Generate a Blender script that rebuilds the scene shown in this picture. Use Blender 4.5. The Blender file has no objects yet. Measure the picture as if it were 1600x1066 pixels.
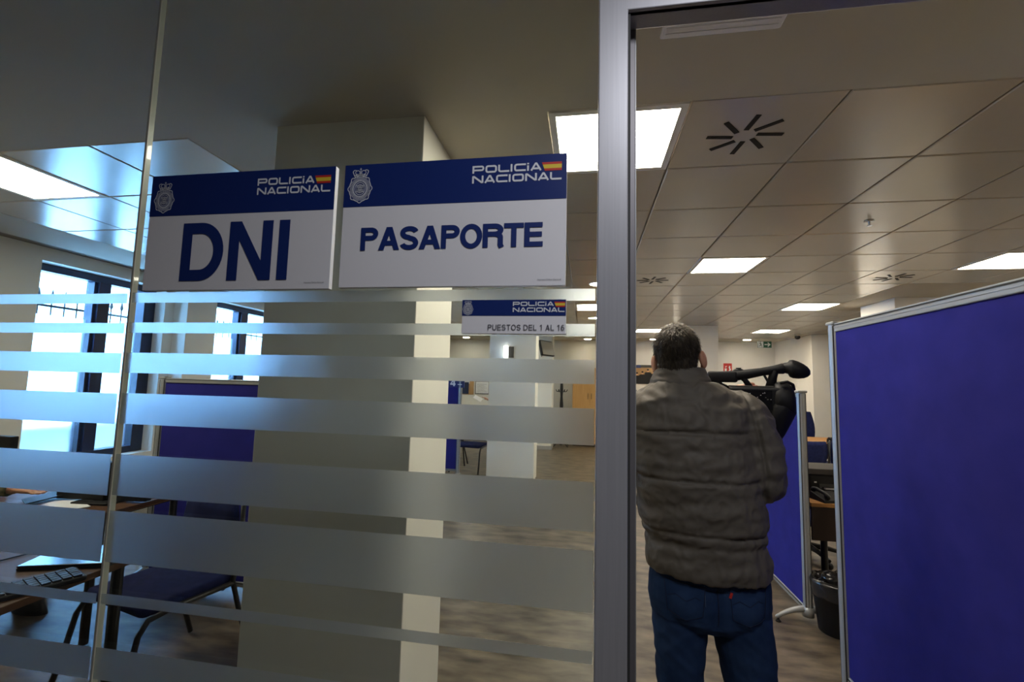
import bpy, bmesh, math, random
from mathutils import Vector, Matrix, Euler, noise
from mathutils.bvhtree import BVHTree
PI = math.pi
random.seed(7)
SC = bpy.context.scene
COL = SC.collection
V = Vector

# ------------------------------------------------------------------ camera, world, exposure
cd = bpy.data.cameras.new('camera')
cam = bpy.data.objects.new('camera', cd)
COL.objects.link(cam)
cd.sensor_width = 36.0
cd.lens = 708.0 / 1600 * 36
cd.clip_start = 0.02
cam.matrix_world = Matrix.Translation((0, 0, 1.53)) @ Matrix.Rotation(math.radians(9.4), 4, 'Z') @ \
    Matrix.Rotation(math.radians(95.25), 4, 'X') @ Matrix.Rotation(math.radians(1.43), 4, 'Z')
SC.camera = cam
cd.dof.use_dof = True
cd.dof.focus_distance = 2.1
cd.dof.aperture_fstop = 9.0

SC.view_settings.view_transform = 'Standard'
SC.view_settings.look = 'None'
SC.view_settings.gamma = 1
SC.view_settings.use_curve_mapping = False
SC.view_settings.exposure = 1.35

w = bpy.data.worlds.new('overcast daylight')
SC.world = w
w.use_nodes = True
w.node_tree.nodes['Background'].inputs[0].default_value = (0.24, 0.52, 1.0, 1)
w.node_tree.nodes['Background'].inputs[1].default_value = 9.0

LAMP = (1.0, 0.90, 0.74)
LAMP_STRENGTH = 13.5

def area(name, loc, size, power, color, rot=(0, 0, 0)):
    l = bpy.data.lights.new(name, 'AREA')
    l.shape = 'RECTANGLE'; l.size, l.size_y = size; l.energy = power; l.color = color
    o = bpy.data.objects.new(name, l); COL.objects.link(o)
    o.location = loc; o.rotation_euler = rot
    return o
# the ceiling lamp of the corridor the photographer stands in
area('corridor_lamp', (0.45, -0.05, 2.66), (0.5, 0.5), 6.5, (0.93, 0.94, 1.0))

# ------------------------------------------------------------------ materials
def mat(name, base=(.8, .8, .8), rough=.5, metal=0, spec=.5, emit=None, es=0, coat=0):
    m = bpy.data.materials.new(name); m.use_nodes = True
    b = m.node_tree.nodes['Principled BSDF']
    b.inputs['Base Color'].default_value = (*base, 1)
    b.inputs['Roughness'].default_value = rough
    b.inputs['Metallic'].default_value = metal
    b.inputs['Specular IOR Level'].default_value = spec
    b.inputs['Coat Weight'].default_value = coat
    if emit:
        b.inputs['Emission Color'].default_value = (*emit, 1)
        b.inputs['Emission Strength'].default_value = es
    return m

def nz(m, c1, c2, scale=(1, 1, 1), nscale=5, detail=4, lo=.3, hi=.7, bump=0, bscale=None, dist=.01):
    """noise between two colours, optional noise bump, on object coordinates"""
    t = m.node_tree; b = t.nodes['Principled BSDF']
    tc = t.nodes.new('ShaderNodeTexCoord'); mp = t.nodes.new('ShaderNodeMapping')
    mp.inputs['Scale'].default_value = scale
    n = t.nodes.new('ShaderNodeTexNoise'); n.inputs['Scale'].default_value = nscale; n.inputs['Detail'].default_value = detail
    t.links.new(tc.outputs['Object'], mp.inputs[0]); t.links.new(mp.outputs[0], n.inputs['Vector'])
    r = t.nodes.new('ShaderNodeValToRGB')
    r.color_ramp.elements[0].position = lo; r.color_ramp.elements[1].position = hi
    r.color_ramp.elements[0].color = (*c1, 1); r.color_ramp.elements[1].color = (*c2, 1)
    t.links.new(n.outputs['Fac'], r.inputs[0]); t.links.new(r.outputs[0], b.inputs['Base Color'])
    if bump:
        n2 = n
        if bscale:
            n2 = t.nodes.new('ShaderNodeTexNoise'); n2.inputs['Scale'].default_value = bscale; n2.inputs['Detail'].default_value = 3
            t.links.new(mp.outputs[0], n2.inputs['Vector'])
        bp = t.nodes.new('ShaderNodeBump'); bp.inputs['Strength'].default_value = bump; bp.inputs['Distance'].default_value = dist
        t.links.new(n2.outputs['Fac'], bp.inputs['Height']); t.links.new(bp.outputs[0], b.inputs['Normal'])
    return m

M = {}
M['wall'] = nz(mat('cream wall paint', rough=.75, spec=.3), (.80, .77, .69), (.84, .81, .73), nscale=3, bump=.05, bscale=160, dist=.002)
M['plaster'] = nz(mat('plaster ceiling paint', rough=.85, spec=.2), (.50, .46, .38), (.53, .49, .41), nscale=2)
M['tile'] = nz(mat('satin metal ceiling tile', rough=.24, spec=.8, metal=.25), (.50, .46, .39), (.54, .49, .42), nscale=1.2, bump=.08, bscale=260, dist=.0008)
M['groove'] = mat('ceiling grid shadow gap', (.24, .21, .18), .8)
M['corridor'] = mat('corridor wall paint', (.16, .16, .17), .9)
M['floor'] = mat('grey brown vinyl floor', rough=.42, spec=.45)
nz(M['floor'], (.030, .021, .013), (.20, .155, .105), scale=(1, 2.6, 1), nscale=4.2, detail=12, lo=.30, hi=.72, bump=.12, bscale=30, dist=.003)
M['skirting'] = mat('grey aluminium skirting', (.55, .55, .55), .4, .6)
M['alu'] = nz(mat('satin anodised aluminium', rough=.38, metal=.35), (.40, .40, .43), (.44, .44, .47), scale=(60, 60, 1), nscale=4)
M['alu_rail'] = mat('brushed aluminium rail', (.36, .37, .37), .42, .45)
M['jamb'] = mat('shaded rebate aluminium', (.20, .19, .20), .45, .5)  # darker than the frame: shade of the recess is put into the grey
M['gasket'] = mat('dark rubber gasket', (.03, .03, .03), .7)
M['slot'] = mat('black diffuser slot', (.006, .006, .006), .8)
M['navyframe'] = mat('navy window frame', (.012, .022, .06), .35)
M['board'] = mat('white foam board', (.80, .79, .82), .55)
M['band'] = mat('navy vinyl', (.008, .025, .155), .35)
M['navytext'] = mat('navy lettering', (.010, .028, .16), .4)
M['whitetext'] = mat('white lettering', (.75, .77, .82), .5)
M['greytext'] = mat('grey lettering', (.10, .10, .12), .5)
M['red'] = mat('red print', (.55, .03, .02), .5)
M['yellow'] = mat('yellow print', (.75, .55, .04), .5)
M['blue'] = nz(mat('royal blue fabric', rough=.9, spec=.15), (.020, .020, .185), (.026, .025, .215), nscale=8, bump=.25, bscale=900, dist=.001)
M['blueseat'] = nz(mat('dark blue seat fabric', rough=.9, spec=.2), (.008, .012, .055), (.014, .02, .085), nscale=30)
M['black'] = mat('black plastic', (.008, .008, .009), .55, spec=.3)
M['blackgloss'] = mat('glossy black plastic', (.008, .008, .01), .18)
M['blacktube'] = mat('black painted tube', (.012, .012, .013), .35)
M['greyplastic'] = mat('grey plastic lid', (.07, .065, .06), .85, spec=.2)
M['desk'] = nz(mat('honey wood laminate', rough=.6, spec=.25), (.42, .20, .06), (.55, .28, .09), scale=(1, 9, 9), nscale=3, detail=6)
M['deskdark'] = nz(mat('walnut brown laminate', rough=.55, spec=.3), (.07, .03, .014), (.10, .045, .02), scale=(1, 9, 9), nscale=3, detail=6)
M['wardrobe'] = nz(mat('beech wood laminate', rough=.45), (.58, .31, .10), (.68, .38, .13), scale=(9, 9, .8), nscale=2.5, detail=6)
M['brownpanel'] = mat('dark brown panel', (.028, .013, .009), .6)
M['paper'] = mat('white paper', (.8, .8, .8), .7)
M['green'] = mat('dark green sign', (.01, .10, .05), .4)
M['signwhite'] = mat('white sign face', (.85, .88, .86), .5)
M['cork'] = mat('cork board', (.45, .27, .12), .9)
M['lamp'] = mat('luminous lamp diffuser', (.9, .9, .9), .5, emit=LAMP, es=LAMP_STRENGTH)
M['downlight'] = mat('bright downlight lens', (.9, .9, .9), .5, emit=(1, .93, .80), es=170)
M['litsign'] = mat('backlit white sign', (.9, .9, .9), .5, emit=(1, 1, 1), es=1.2)
M['palegrey'] = mat('pale screen reflection', (.5, .48, .44), .4)  # reflection on the dark wall monitor's screen, painted as an even pale colour
M['lampframe'] = mat('white lamp frame', (.75, .73, .68), .5)
M['binbag'] = mat('black bin bag film', (.015, .015, .017), .22)
M['skin'] = nz(mat('skin', rough=.5), (.46, .22, .13), (.55, .28, .17), nscale=30)
M['skin'].node_tree.nodes['Principled BSDF'].inputs['Subsurface Weight'].default_value = .08
M['hair'] = nz(mat('short dark brown hair', rough=.6, spec=.25), (.012, .009, .006), (.05, .038, .024), scale=(1, 1, .25), nscale=140, bump=.7, dist=.004)
M['hairlight'] = mat('brown hair highlight', (.13, .10, .065), .4)  # highlight on top of the head, put into the colour of lighter strands
M['jacket'] = nz(mat('olive grey padded nylon', rough=.62, spec=.35), (.105, .092, .075), (.120, .105, .086), nscale=6, bump=.25, bscale=38, dist=.006)
M['jeans'] = nz(mat('blue denim', rough=.9, spec=.15), (.011, .028, .080), (.025, .052, .125), nscale=9, detail=8, bump=.3, bscale=500, dist=.001)
M['stitch'] = mat('dark denim seam', (.006, .014, .045), .9)
M['stitchlight'] = mat('faded denim seam', (.06, .09, .16), .9)
M['shoe'] = mat('black leather', (.012, .012, .012), .4)
M['eye'] = mat('eye', (.6, .6, .6), .2)
M['camo'] = nz(mat('green camouflage cloth', rough=.9), (.05, .06, .03), (.20, .19, .10), nscale=22, lo=.42, hi=.55)
M['blueshirt'] = mat('pale shirt cloth', (.45, .47, .5), .9)
M['metalgrey'] = mat('silver metal', (.6, .6, .6), .3, .9)
M['orange'] = mat('warm poster print', (.75, .42, .26), .6)

def glass_mat():
    m = bpy.data.materials.new('clear partition glass'); m.use_nodes = True
    t = m.node_tree; t.nodes.clear()
    out = t.nodes.new('ShaderNodeOutputMaterial'); mix = t.nodes.new('ShaderNodeMixShader')
    tr = t.nodes.new('ShaderNodeBsdfTransparent'); tr.inputs[0].default_value = (.93, .965, .955, 1)
    gl = t.nodes.new('ShaderNodeBsdfGlossy'); gl.inputs['Roughness'].default_value = .02
    fr = t.nodes.new('ShaderNodeFresnel'); ge = t.nodes.new('ShaderNodeNewGeometry'); ma = t.nodes.new('ShaderNodeMath'); ma.operation = 'MULTIPLY_ADD'
    ma.inputs[1].default_value = 1 / 1.45 - 1.45; ma.inputs[2].default_value = 1.45
    t.links.new(ge.outputs['Backfacing'], ma.inputs[0]); t.links.new(ma.outputs[0], fr.inputs[0])
    t.links.new(fr.outputs[0], mix.inputs[0]); t.links.new(tr.outputs[0], mix.inputs[1]); t.links.new(gl.outputs[0], mix.inputs[2])
    t.links.new(mix.outputs[0], out.inputs[0])
    return m
M['glass'] = glass_mat()
def frost_mat(name, col, clear, front, rough=.55):
    """forward-scattering film: rough transmission, a little front diffusion"""
    m = bpy.data.materials.new(name); m.use_nodes = True
    t = m.node_tree; t.nodes.clear()
    out = t.nodes.new('ShaderNodeOutputMaterial'); m1 = t.nodes.new('ShaderNodeMixShader'); m2 = t.nodes.new('ShaderNodeMixShader'); m3 = t.nodes.new('ShaderNodeMixShader')
    rf = t.nodes.new('ShaderNodeBsdfRefraction'); rf.inputs['Color'].default_value = (*col, 1); rf.inputs['Roughness'].default_value = rough; rf.inputs['IOR'].default_value = 1.25
    tl = t.nodes.new('ShaderNodeBsdfTranslucent'); tl.inputs[0].default_value = (*col, 1)
    df = t.nodes.new('ShaderNodeBsdfDiffuse'); df.inputs[0].default_value = (*col, 1)
    tr = t.nodes.new('ShaderNodeBsdfTransparent')
    m3.inputs[0].default_value = .05; t.links.new(rf.outputs[0], m3.inputs[1]); t.links.new(tl.outputs[0], m3.inputs[2])
    m1.inputs[0].default_value = front; t.links.new(m3.outputs[0], m1.inputs[1]); t.links.new(df.outputs[0], m1.inputs[2])
    m2.inputs[0].default_value = clear; t.links.new(m1.outputs[0], m2.inputs[1]); t.links.new(tr.outputs[0], m2.inputs[2])
    t.links.new(m2.outputs[0], out.inputs[0])
    return m
M['frost'] = frost_mat('frosted film', (.80, .83, .86), .04, .045, .5)
M['winfrost'] = frost_mat('frosted window film', (.9, .92, .95), .35, .1)

# ------------------------------------------------------------------ mesh building
class MB:
    def __init__(s): s.bm = bmesh.new(); s.mi = 0
    def _f(s, vs):
        try:
            f = s.bm.faces.new(vs); f.material_index = s.mi; return f
        except ValueError: return None
    def box(s, x0, x1, y0, y1, z0, z1, mx=None):
        p = [V((x, y, z)) for z in (z0, z1) for y in (y0, y1) for x in (x0, x1)]
        if mx: p = [mx @ q for q in p]
        v = [s.bm.verts.new(q) for q in p]
        for f in ((0, 2, 3, 1), (4, 5, 7, 6), (0, 1, 5, 4), (2, 6, 7, 3), (0, 4, 6, 2), (1, 3, 7, 5)): s._f([v[i] for i in f])
        return s
    def rbox(s, x0, x1, y0, y1, z0, z1, r=.01, mx=None, n=3):
        """box with edges rounded all round its vertical edges and softened top and bottom"""
        def ring(z, d):
            pts = []
            for cx, cy, a0 in ((x1 - r, y1 - r, 0), (x0 + r, y1 - r, 90), (x0 + r, y0 + r, 180), (x1 - r, y0 + r, 270)):
                for k in range(n + 1):
                    a = math.radians(a0 + 90 * k / n)
                    pts.append(V((cx + (r - d) * math.cos(a), cy + (r - d) * math.sin(a), z)))
            return pts
        rs = [ring(z0, r * .6), ring(z0 + r * .2, r * .2), ring(z0 + r * .6, 0), ring(z1 - r * .6, 0), ring(z1 - r * .2, r * .2), ring(z1, r * .6)]
        if mx: rs = [[mx @ p for p in q] for q in rs]
        return s.rings(rs)
    def rings(s, rs, cap=True, closed=True):
        vr = [[s.bm.verts.new(p) for p in r] for r in rs]
        n = len(vr[0])
        for a, b in zip(vr, vr[1:]):
            for i in range(n if closed else n - 1):
                j = (i + 1) % n; s._f([a[i], a[j], b[j], b[i]])
        if cap: s._f(vr[0][::-1]); s._f(vr[-1])
        return s
    def loft(s, secs, n=24, e=2.0):
        """secs: (cx, cy, z, half_x, half_y)"""
        rs = []
        for cx, cy, z, hx, hy in secs:
            r = []
            for i in range(n):
                a = 2 * PI * i / n; c, q = math.cos(a), math.sin(a)
                r.append(V((cx + hx * math.copysign(abs(c) ** (2 / e), c), cy + hy * math.copysign(abs(q) ** (2 / e), q), z)))
            rs.append(r)
        return s.rings(rs)
    def tube(s, pts, rad, n=10, caps=True, round_ends=False, flat=1.0):
        pts = [V(p) for p in pts]
        if not hasattr(rad, '__len__'): rad = [rad] * len(pts)
        if round_ends:
            d0 = (pts[0] - pts[1]).normalized(); d1 = (pts[-1] - pts[-2]).normalized()
            pts = [pts[0] + d0 * rad[0] * .9, pts[0] + d0 * rad[0] * .6] + pts + [pts[-1] + d1 * rad[-1] * .6, pts[-1] + d1 * rad[-1] * .9]
            rad = [rad[0] * .4, rad[0] * .8] + list(rad) + [rad[-1] * .8, rad[-1] * .4]
        t = [(pts[min(i + 1, len(pts) - 1)] - pts[max(i - 1, 0)]).normalized() for i in range(len(pts))]
        u = t[0].orthogonal().normalized() if abs(t[0].z) > .95 else t[0].cross(V((0, 0, 1))).normalized()
        rs = []
        for i, p in enumerate(pts):
            u = (u - t[i] * u.dot(t[i])).normalized(); v = t[i].cross(u)
            rs.append([p + (u * math.cos(a) + v * math.sin(a) * flat) * rad[i] for a in [2 * PI * k / n for k in range(n)]])
        return s.rings(rs, cap=caps)
    def cyl(s, c, r, h, n=24, r2=None):
        c = V(c); r2 = r if r2 is None else r2
        return s.rings([[c + V((r * math.cos(a), r * math.sin(a), 0)) for a in [2 * PI * k / n for k in range(n)]],
                        [c + V((r2 * math.cos(a), r2 * math.sin(a), h)) for a in [2 * PI * k / n for k in range(n)]]])
    def lathe(s, prof, n=28, c=(0, 0, 0)):
        c = V(c)
        return s.rings([[c + V((r * math.cos(a), r * math.sin(a), z)) for a in [2 * PI * k / n for k in range(n)]] for r, z in prof])
    def ell(s, c, r, mx=None, n=20, m=12):
        c = V(c); rs = []
        for j in range(1, m):
            b = PI * j / m
            rg = [V((r[0] * math.sin(b) * math.cos(a), r[1] * math.sin(b) * math.sin(a), -r[2] * math.cos(b))) for a in [2 * PI * k / n for k in range(n)]]
            if mx: rg = [mx @ p for p in rg]
            rs.append([c + p for p in rg])
        return s.rings(rs)
    def quad(s, pts):
        s._f([s.bm.verts.new(V(p)) for p in pts]); return s
    def prism(s, pts2, y0, y1):
        """polygon in XZ pushed along Y"""
        a = [s.bm.verts.new((x, y0, z)) for x, z in pts2]; b = [s.bm.verts.new((x, y1, z)) for x, z in pts2]
        n = len(a); s._f(a); s._f(b[::-1])
        for i in range(n): s._f([a[i], b[i], b[(i + 1) % n], a[(i + 1) % n]])
        return s
    def obj(s, name, m, parent=None, smooth=False, bevel=0, loc=None, fixn=True):
        if fixn: bmesh.ops.recalc_face_normals(s.bm, faces=s.bm.faces)
        me = bpy.data.meshes.new(name); s.bm.to_mesh(me); s.bm.free()
        return link(name, me, m, parent, smooth, bevel, loc)

def link(name, me, m, parent=None, smooth=False, bevel=0, loc=None):
    for x in (m if isinstance(m, (list, tuple)) else [m]): me.materials.append(x if isinstance(x, bpy.types.Material) else M[x])
    if smooth:
        for p in me.polygons: p.use_smooth = True
    o = bpy.data.objects.new(name, me); COL.objects.link(o)
    if parent: o.parent = parent
    if loc: o.location = loc
    if bevel:
        b = o.modifiers.new('bevel', 'BEVEL'); b.width = bevel; b.segments = 2; b.limit_method = 'ANGLE'
    if smooth and smooth != 'all':
        me.shade_smooth() if False else None
    return o

def root(name, label, cat, loc=(0, 0, 0), rz=0, group=None):
    o = bpy.data.objects.new(name, None); COL.objects.link(o); o.empty_display_size = .1
    o.location = loc; o.rotation_euler = (0, 0, rz); o['label'] = label; o['category'] = cat
    if group: o['group'] = group
    return o
def tag(o, label, cat, group=None):
    o['label'] = label; o['category'] = cat
    if group: o['group'] = group
    return o
def struct(o):
    o['kind'] = 'structure'; return o
def copy_tree(o, parent=None):
    kids = [c for c in COL.objects if c.parent == o]
    c = o.copy(); COL.objects.link(c); c.parent = parent
    for k in kids: copy_tree(k, c)
    return c
def place(proto, used, loc, rz, label, group=None):
    o = copy_tree(proto) if used else proto
    o.location = loc; o.rotation_euler = (0, 0, rz); o['label'] = label
    if group: o['group'] = group
    elif 'group' in o: del o['group']
    return o

# ------------------------------------------------------------------ dimensions
D = 0.85            # front face of the glass partition
CZ = 2.71           # ceiling
X0, Y0, T = 0.42, 1.87, 0.6   # ceiling grid

# ------------------------------------------------------------------ setting
struct(MB().box(-5.6, 8.0, -2.6, 12.9, -.1, 0).obj('floor', 'floor'))
struct(MB().box(-5.2, 8.0, -2.6, 12.9, CZ + .02, CZ + .12).obj('ceiling', 'groove'))
ceil = bpy.data.objects['ceiling']
def tile_on(i, j):
    x, y = X0 + T * i, Y0 + T * j
    if y > 11.0: return False
    if i >= 5 and 6 <= j <= 8: return False
    if x < -4.5 or x > 6.6: return False
    if y > 5.3 and x > 4.3: return False
    if -1.5 < x + .3 < -.7 and y < 2.4: return False
    if -2.1 < x < -.25 and y < 2.4 : return False
    return True
LIGHTS = {(-1, 0): 1, (1, 4): 1, (5, 4): 1, (4, 8): 1, (5, 13): 1, (-7, 0): 1, (1, 13): 1, (-1, 8): 1, (-7, 8): 1, (9, 1): 1, (9, 4): 1, (-5, 13): 1}
DIFF = {(0, 0): 1, (0, 5): 1, (4, 5): 1}
tb = MB(); pb = MB()
g = .004
for i in range(-9, 14):
    for j in range(-8, 20):
        x, y = X0 + T * i, Y0 + T * j
        if y < Y0 - .01 or y > 12.4 or x < -5.6 or x > 8: continue
        if (i, j) in LIGHTS: continue
        if (i, j) in DIFF: continue
        if tile_on(i, j):
            a, b = x + g, x + T - g; c, d = y + g, y + T - g
            z1, z0 = CZ + .012, CZ - .001
            e = .006
            tb.rings([[V((a, c, z1)), V((b, c, z1)), V((b, d, z1)), V((a, d, z1))], [V((a, c, z0 + .004)), V((b, c, z0 + .004)), V((b, d, z0 + .004)), V((a, d, z0 + .004))],
                      [V((a + e, c + e, z0)), V((b - e, c + e, z0)), V((b - e, d - e, z0)), V((a + e, d - e, z0))]])
        else:
            pb.box(x, min(x + T, 8), y, min(y + T, 12.4), CZ, CZ + .03)
pb.box(-5.2, 8, -2.6, Y0, CZ, CZ + .03)
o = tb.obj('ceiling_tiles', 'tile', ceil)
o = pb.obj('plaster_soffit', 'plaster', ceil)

# left wall with two windows
WX = -5.2
WIN = [(3.50, 4.82, 4.15, 4.27), (5.62, 7.2, 6.26, 6.40)]
wl = MB(); ys = [-2.6] + [v for a in WIN for v in a[:2]] + [12.4]
for a, b in zip(ys[::2], ys[1::2]): wl.box(WX - .35, WX, a, b, 0, CZ + .02)
for a in WIN:
    wl.box(WX - .35, WX, a[0], a[1], 0, .60); wl.box(WX - .35, WX, a[0], a[1], 2.60, CZ + .02)
struct(wl.obj('wall_left', 'wall'))
struct(MB().box(WX, WX + .2, 4.95, 5.32, 0, CZ).obj('wall_left_pilaster', 'wall', bevel=.004))
for k, (a, b, m0, m1) in enumerate(WIN):
    wf = MB(); x0, x1 = WX - .27, WX - .14; z0, z1 = .60, 2.60; f = .075
    wf.box(x0, x1, a, a + .05, z0, z1).box(x0, x1, b - .14, b, z0, z1).box(x0, x1, a + .05, b - .14, z1 - f, z1).box(x0, x1, a + .05, b - .14, z0, z0 + f).box(x0, x1, m0, m1, z0 + f, z1 - f)
    wf.box(x0 - .01, x1 - .03, m1, m1 + .03, z0 + f, z1 - f).box(x0 - .01, x1 - .03, m0 - .03, m0, z0 + f, z1 - f)
    w_ = struct(wf.obj('window_%d' % (k + 1), 'navyframe', bevel=.004))
    for p, q in ((a + .05, m0 - .03), (m1 + .03, b - .14)):
        MB().box(x0 + .03, x0 + .036, p, q, z0 + f, z1 - f).obj('pane', 'glass', w_)
        MB().box(x0 + .037, x0 + .038, p, q, z0 + f, 2.10).obj('frosted_film', 'winfrost', w_)
    # iron grille with spear points outside
    gr = root('window_grille', ['white spiked iron grille outside the nearer window, left of the ID sign joint', 'spiked iron grille outside the far window beside the pillar'][k], 'grille', (WX - .55, a, 1.5))
    for zr in (.72, -.6): MB().box(-.012, .012, -.32, 1.72, zr, zr + .025).obj('rail', 'blacktube', gr)
    for yr in (-.3, 1.7): MB().box(-.015, .015, yr - .015, yr + .015, -1.6, .76).obj('post', 'blacktube', gr)
    for i in range(15):
        yy = -.25 + i * .125
        b_ = MB().cyl((0, yy, -.7), .007, 1.5, 8); b_.rings([[V((r * math.cos(t), yy + r * math.sin(t), z)) for t in [PI * h / 4 for h in range(8)]] for r, z in ((.007, .8), (.019, .83), (.012, .87), (.002, .92))])
        b_.obj('bar', 'blacktube', gr)
    struct(MB().box(WX - .9, WX - .75, -.5 + a, b + .5, -.1, .9).obj('trim_%d' % (k + 1), 'wall'))

struct(MB().box(-5.2, 8.0, 12.4, 12.6, 0, CZ + .02).obj('wall_back', 'wall'))
struct(MB().box(4.72, 4.9, 10.5, 12.4, 0, CZ + .02).obj('wall_right_return', 'wall'))
struct(MB().box(4.9, 8.0, 10.5, 10.7, 0, CZ + .02).obj('wall_right_rear', 'wall'))
struct(MB().box(7.8, 8.0, -2.6, 10.5, 0, CZ + .02).obj('wall_right', 'wall'))
struct(MB().box(-5.2, 8.0, -2.6, -2.5, 0, CZ + .02).obj('wall_behind', 'corridor'))
struct(MB().box(-5.2, -2.95, D - .02, D + .06, 0, CZ + .02).obj('wall_front_left', 'wall'))
struct(MB().box(1.05, 7.8, D - .02, D + .06, 0, CZ + .02).obj('wall_front_right', 'wall'))
struct(MB().box(-3.4, -3.3, -2.5, D - .02, 0, CZ).obj('wall_corridor_left', 'corridor'))
struct(MB().box(2.4, 2.5, -2.5, D - .02, 0, CZ).obj('wall_corridor_right', 'corridor'))
struct(MB().box(-5.2, 4.72, 12.385, 12.4, 0, .09).obj('baseboard_back', 'skirting'))

def pillar(name, x0, x1, y0, y1):
    o = struct(MB().box(x0, x1, y0, y1, 0, CZ + .01).obj(name, 'wall', bevel=.004))
    return o
pillar('wall_near_pillar', -1.456, -.725, 1.835, 2.345)
pillar('wall_middle_pillar', -1.56, -.80, 7.22, 7.62)
pillar('wall_rear_pillar', -1.60, -.79, 10.7, 11.2)
pillar('wall_centre_pillar', 1.78, 2.47, 9.1, 9.6)
pillar('wall_right_pillar', 3.80, 4.5, 6.3, 7.02)
sk = MB(); sk.box(-1.61, -.78, 10.69, 10.7, 0, .09); sk.box(-.79, -.78, 10.69, 11.21, 0, .09)
struct(sk.obj('baseboard_rear_pillar', 'skirting'))

# ------------------------------------------------------------------ glass partition and door frame
XJ = -1.008
STR = [(.21098, .18398), (.13208, .10488), (.05314, .00076), (-.05147, -.12945), (-.206, -.30836), (-.34592, -.47), (-.54526, -.56985), (-.6714, -.745)]
for k, (a, b) in enumerate(((-2.95, XJ - .0035), (XJ + .0035, .016))):
    g_ = struct(MB().box(a, b, D, D + .010, .02, CZ).obj('window_%d' % (k + 3), 'glass'))
    for s0, s1 in STR:
        fo = MB().box(a + .001, b - .001 if k else b - .004, D - .0010, D - .0008, 1.53 + s1 * D - (0 if k else .0015), 1.53 + s0 * D - (0 if k else .0015)).obj('frosted_stripe', 'frost', g_)
        fo['label'] = 'frosted white horizontal stripe'
M['silicone'] = mat('clear silicone joint', (.34, .33, .28), .25)
jt = struct(MB().box(XJ - .0026, XJ + .0026, D - .002, D + .012, .0, CZ).obj('trim_3', 'silicone', bevel=.0008))
# door frame: front post, rebate, header
df = struct(MB().prism([(.018, 0), (.074, 0), (.074, 2.262), (1.0, 2.262), (1.0, 0), (1.055, 0), (1.055, 2.318), (.018, 2.318)], D - .004, D + .05).obj('door_1', 'alu', bevel=.002))
MB().prism([(.0742, 0), (.079, 0), (.079, 2.262), (1.0, 2.262), (1.0, 2.2625), (.0742, 2.2625)], D + .004, D + .012).obj('groove_strip', 'gasket', df)
rb = MB(); rb.box(.060, .0935, D + .05, D + .085, 0, 2.318).box(.060, 1.02, D + .05, D + .085, 2.30, 2.318).box(.985, 1.02, D + .05, D + .085, 0, 2.30)
rb.obj('rebate', 'jamb', df, bevel=.002)
MB().box(.092, .0945, D + .051, D + .084, 0, 2.30).obj('rebate_edge', 'alu_rail', df)
struct(MB().box(.018, 1.05, D + .0, D + .05, 2.318, CZ).obj('window_5', 'glass'))

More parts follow.
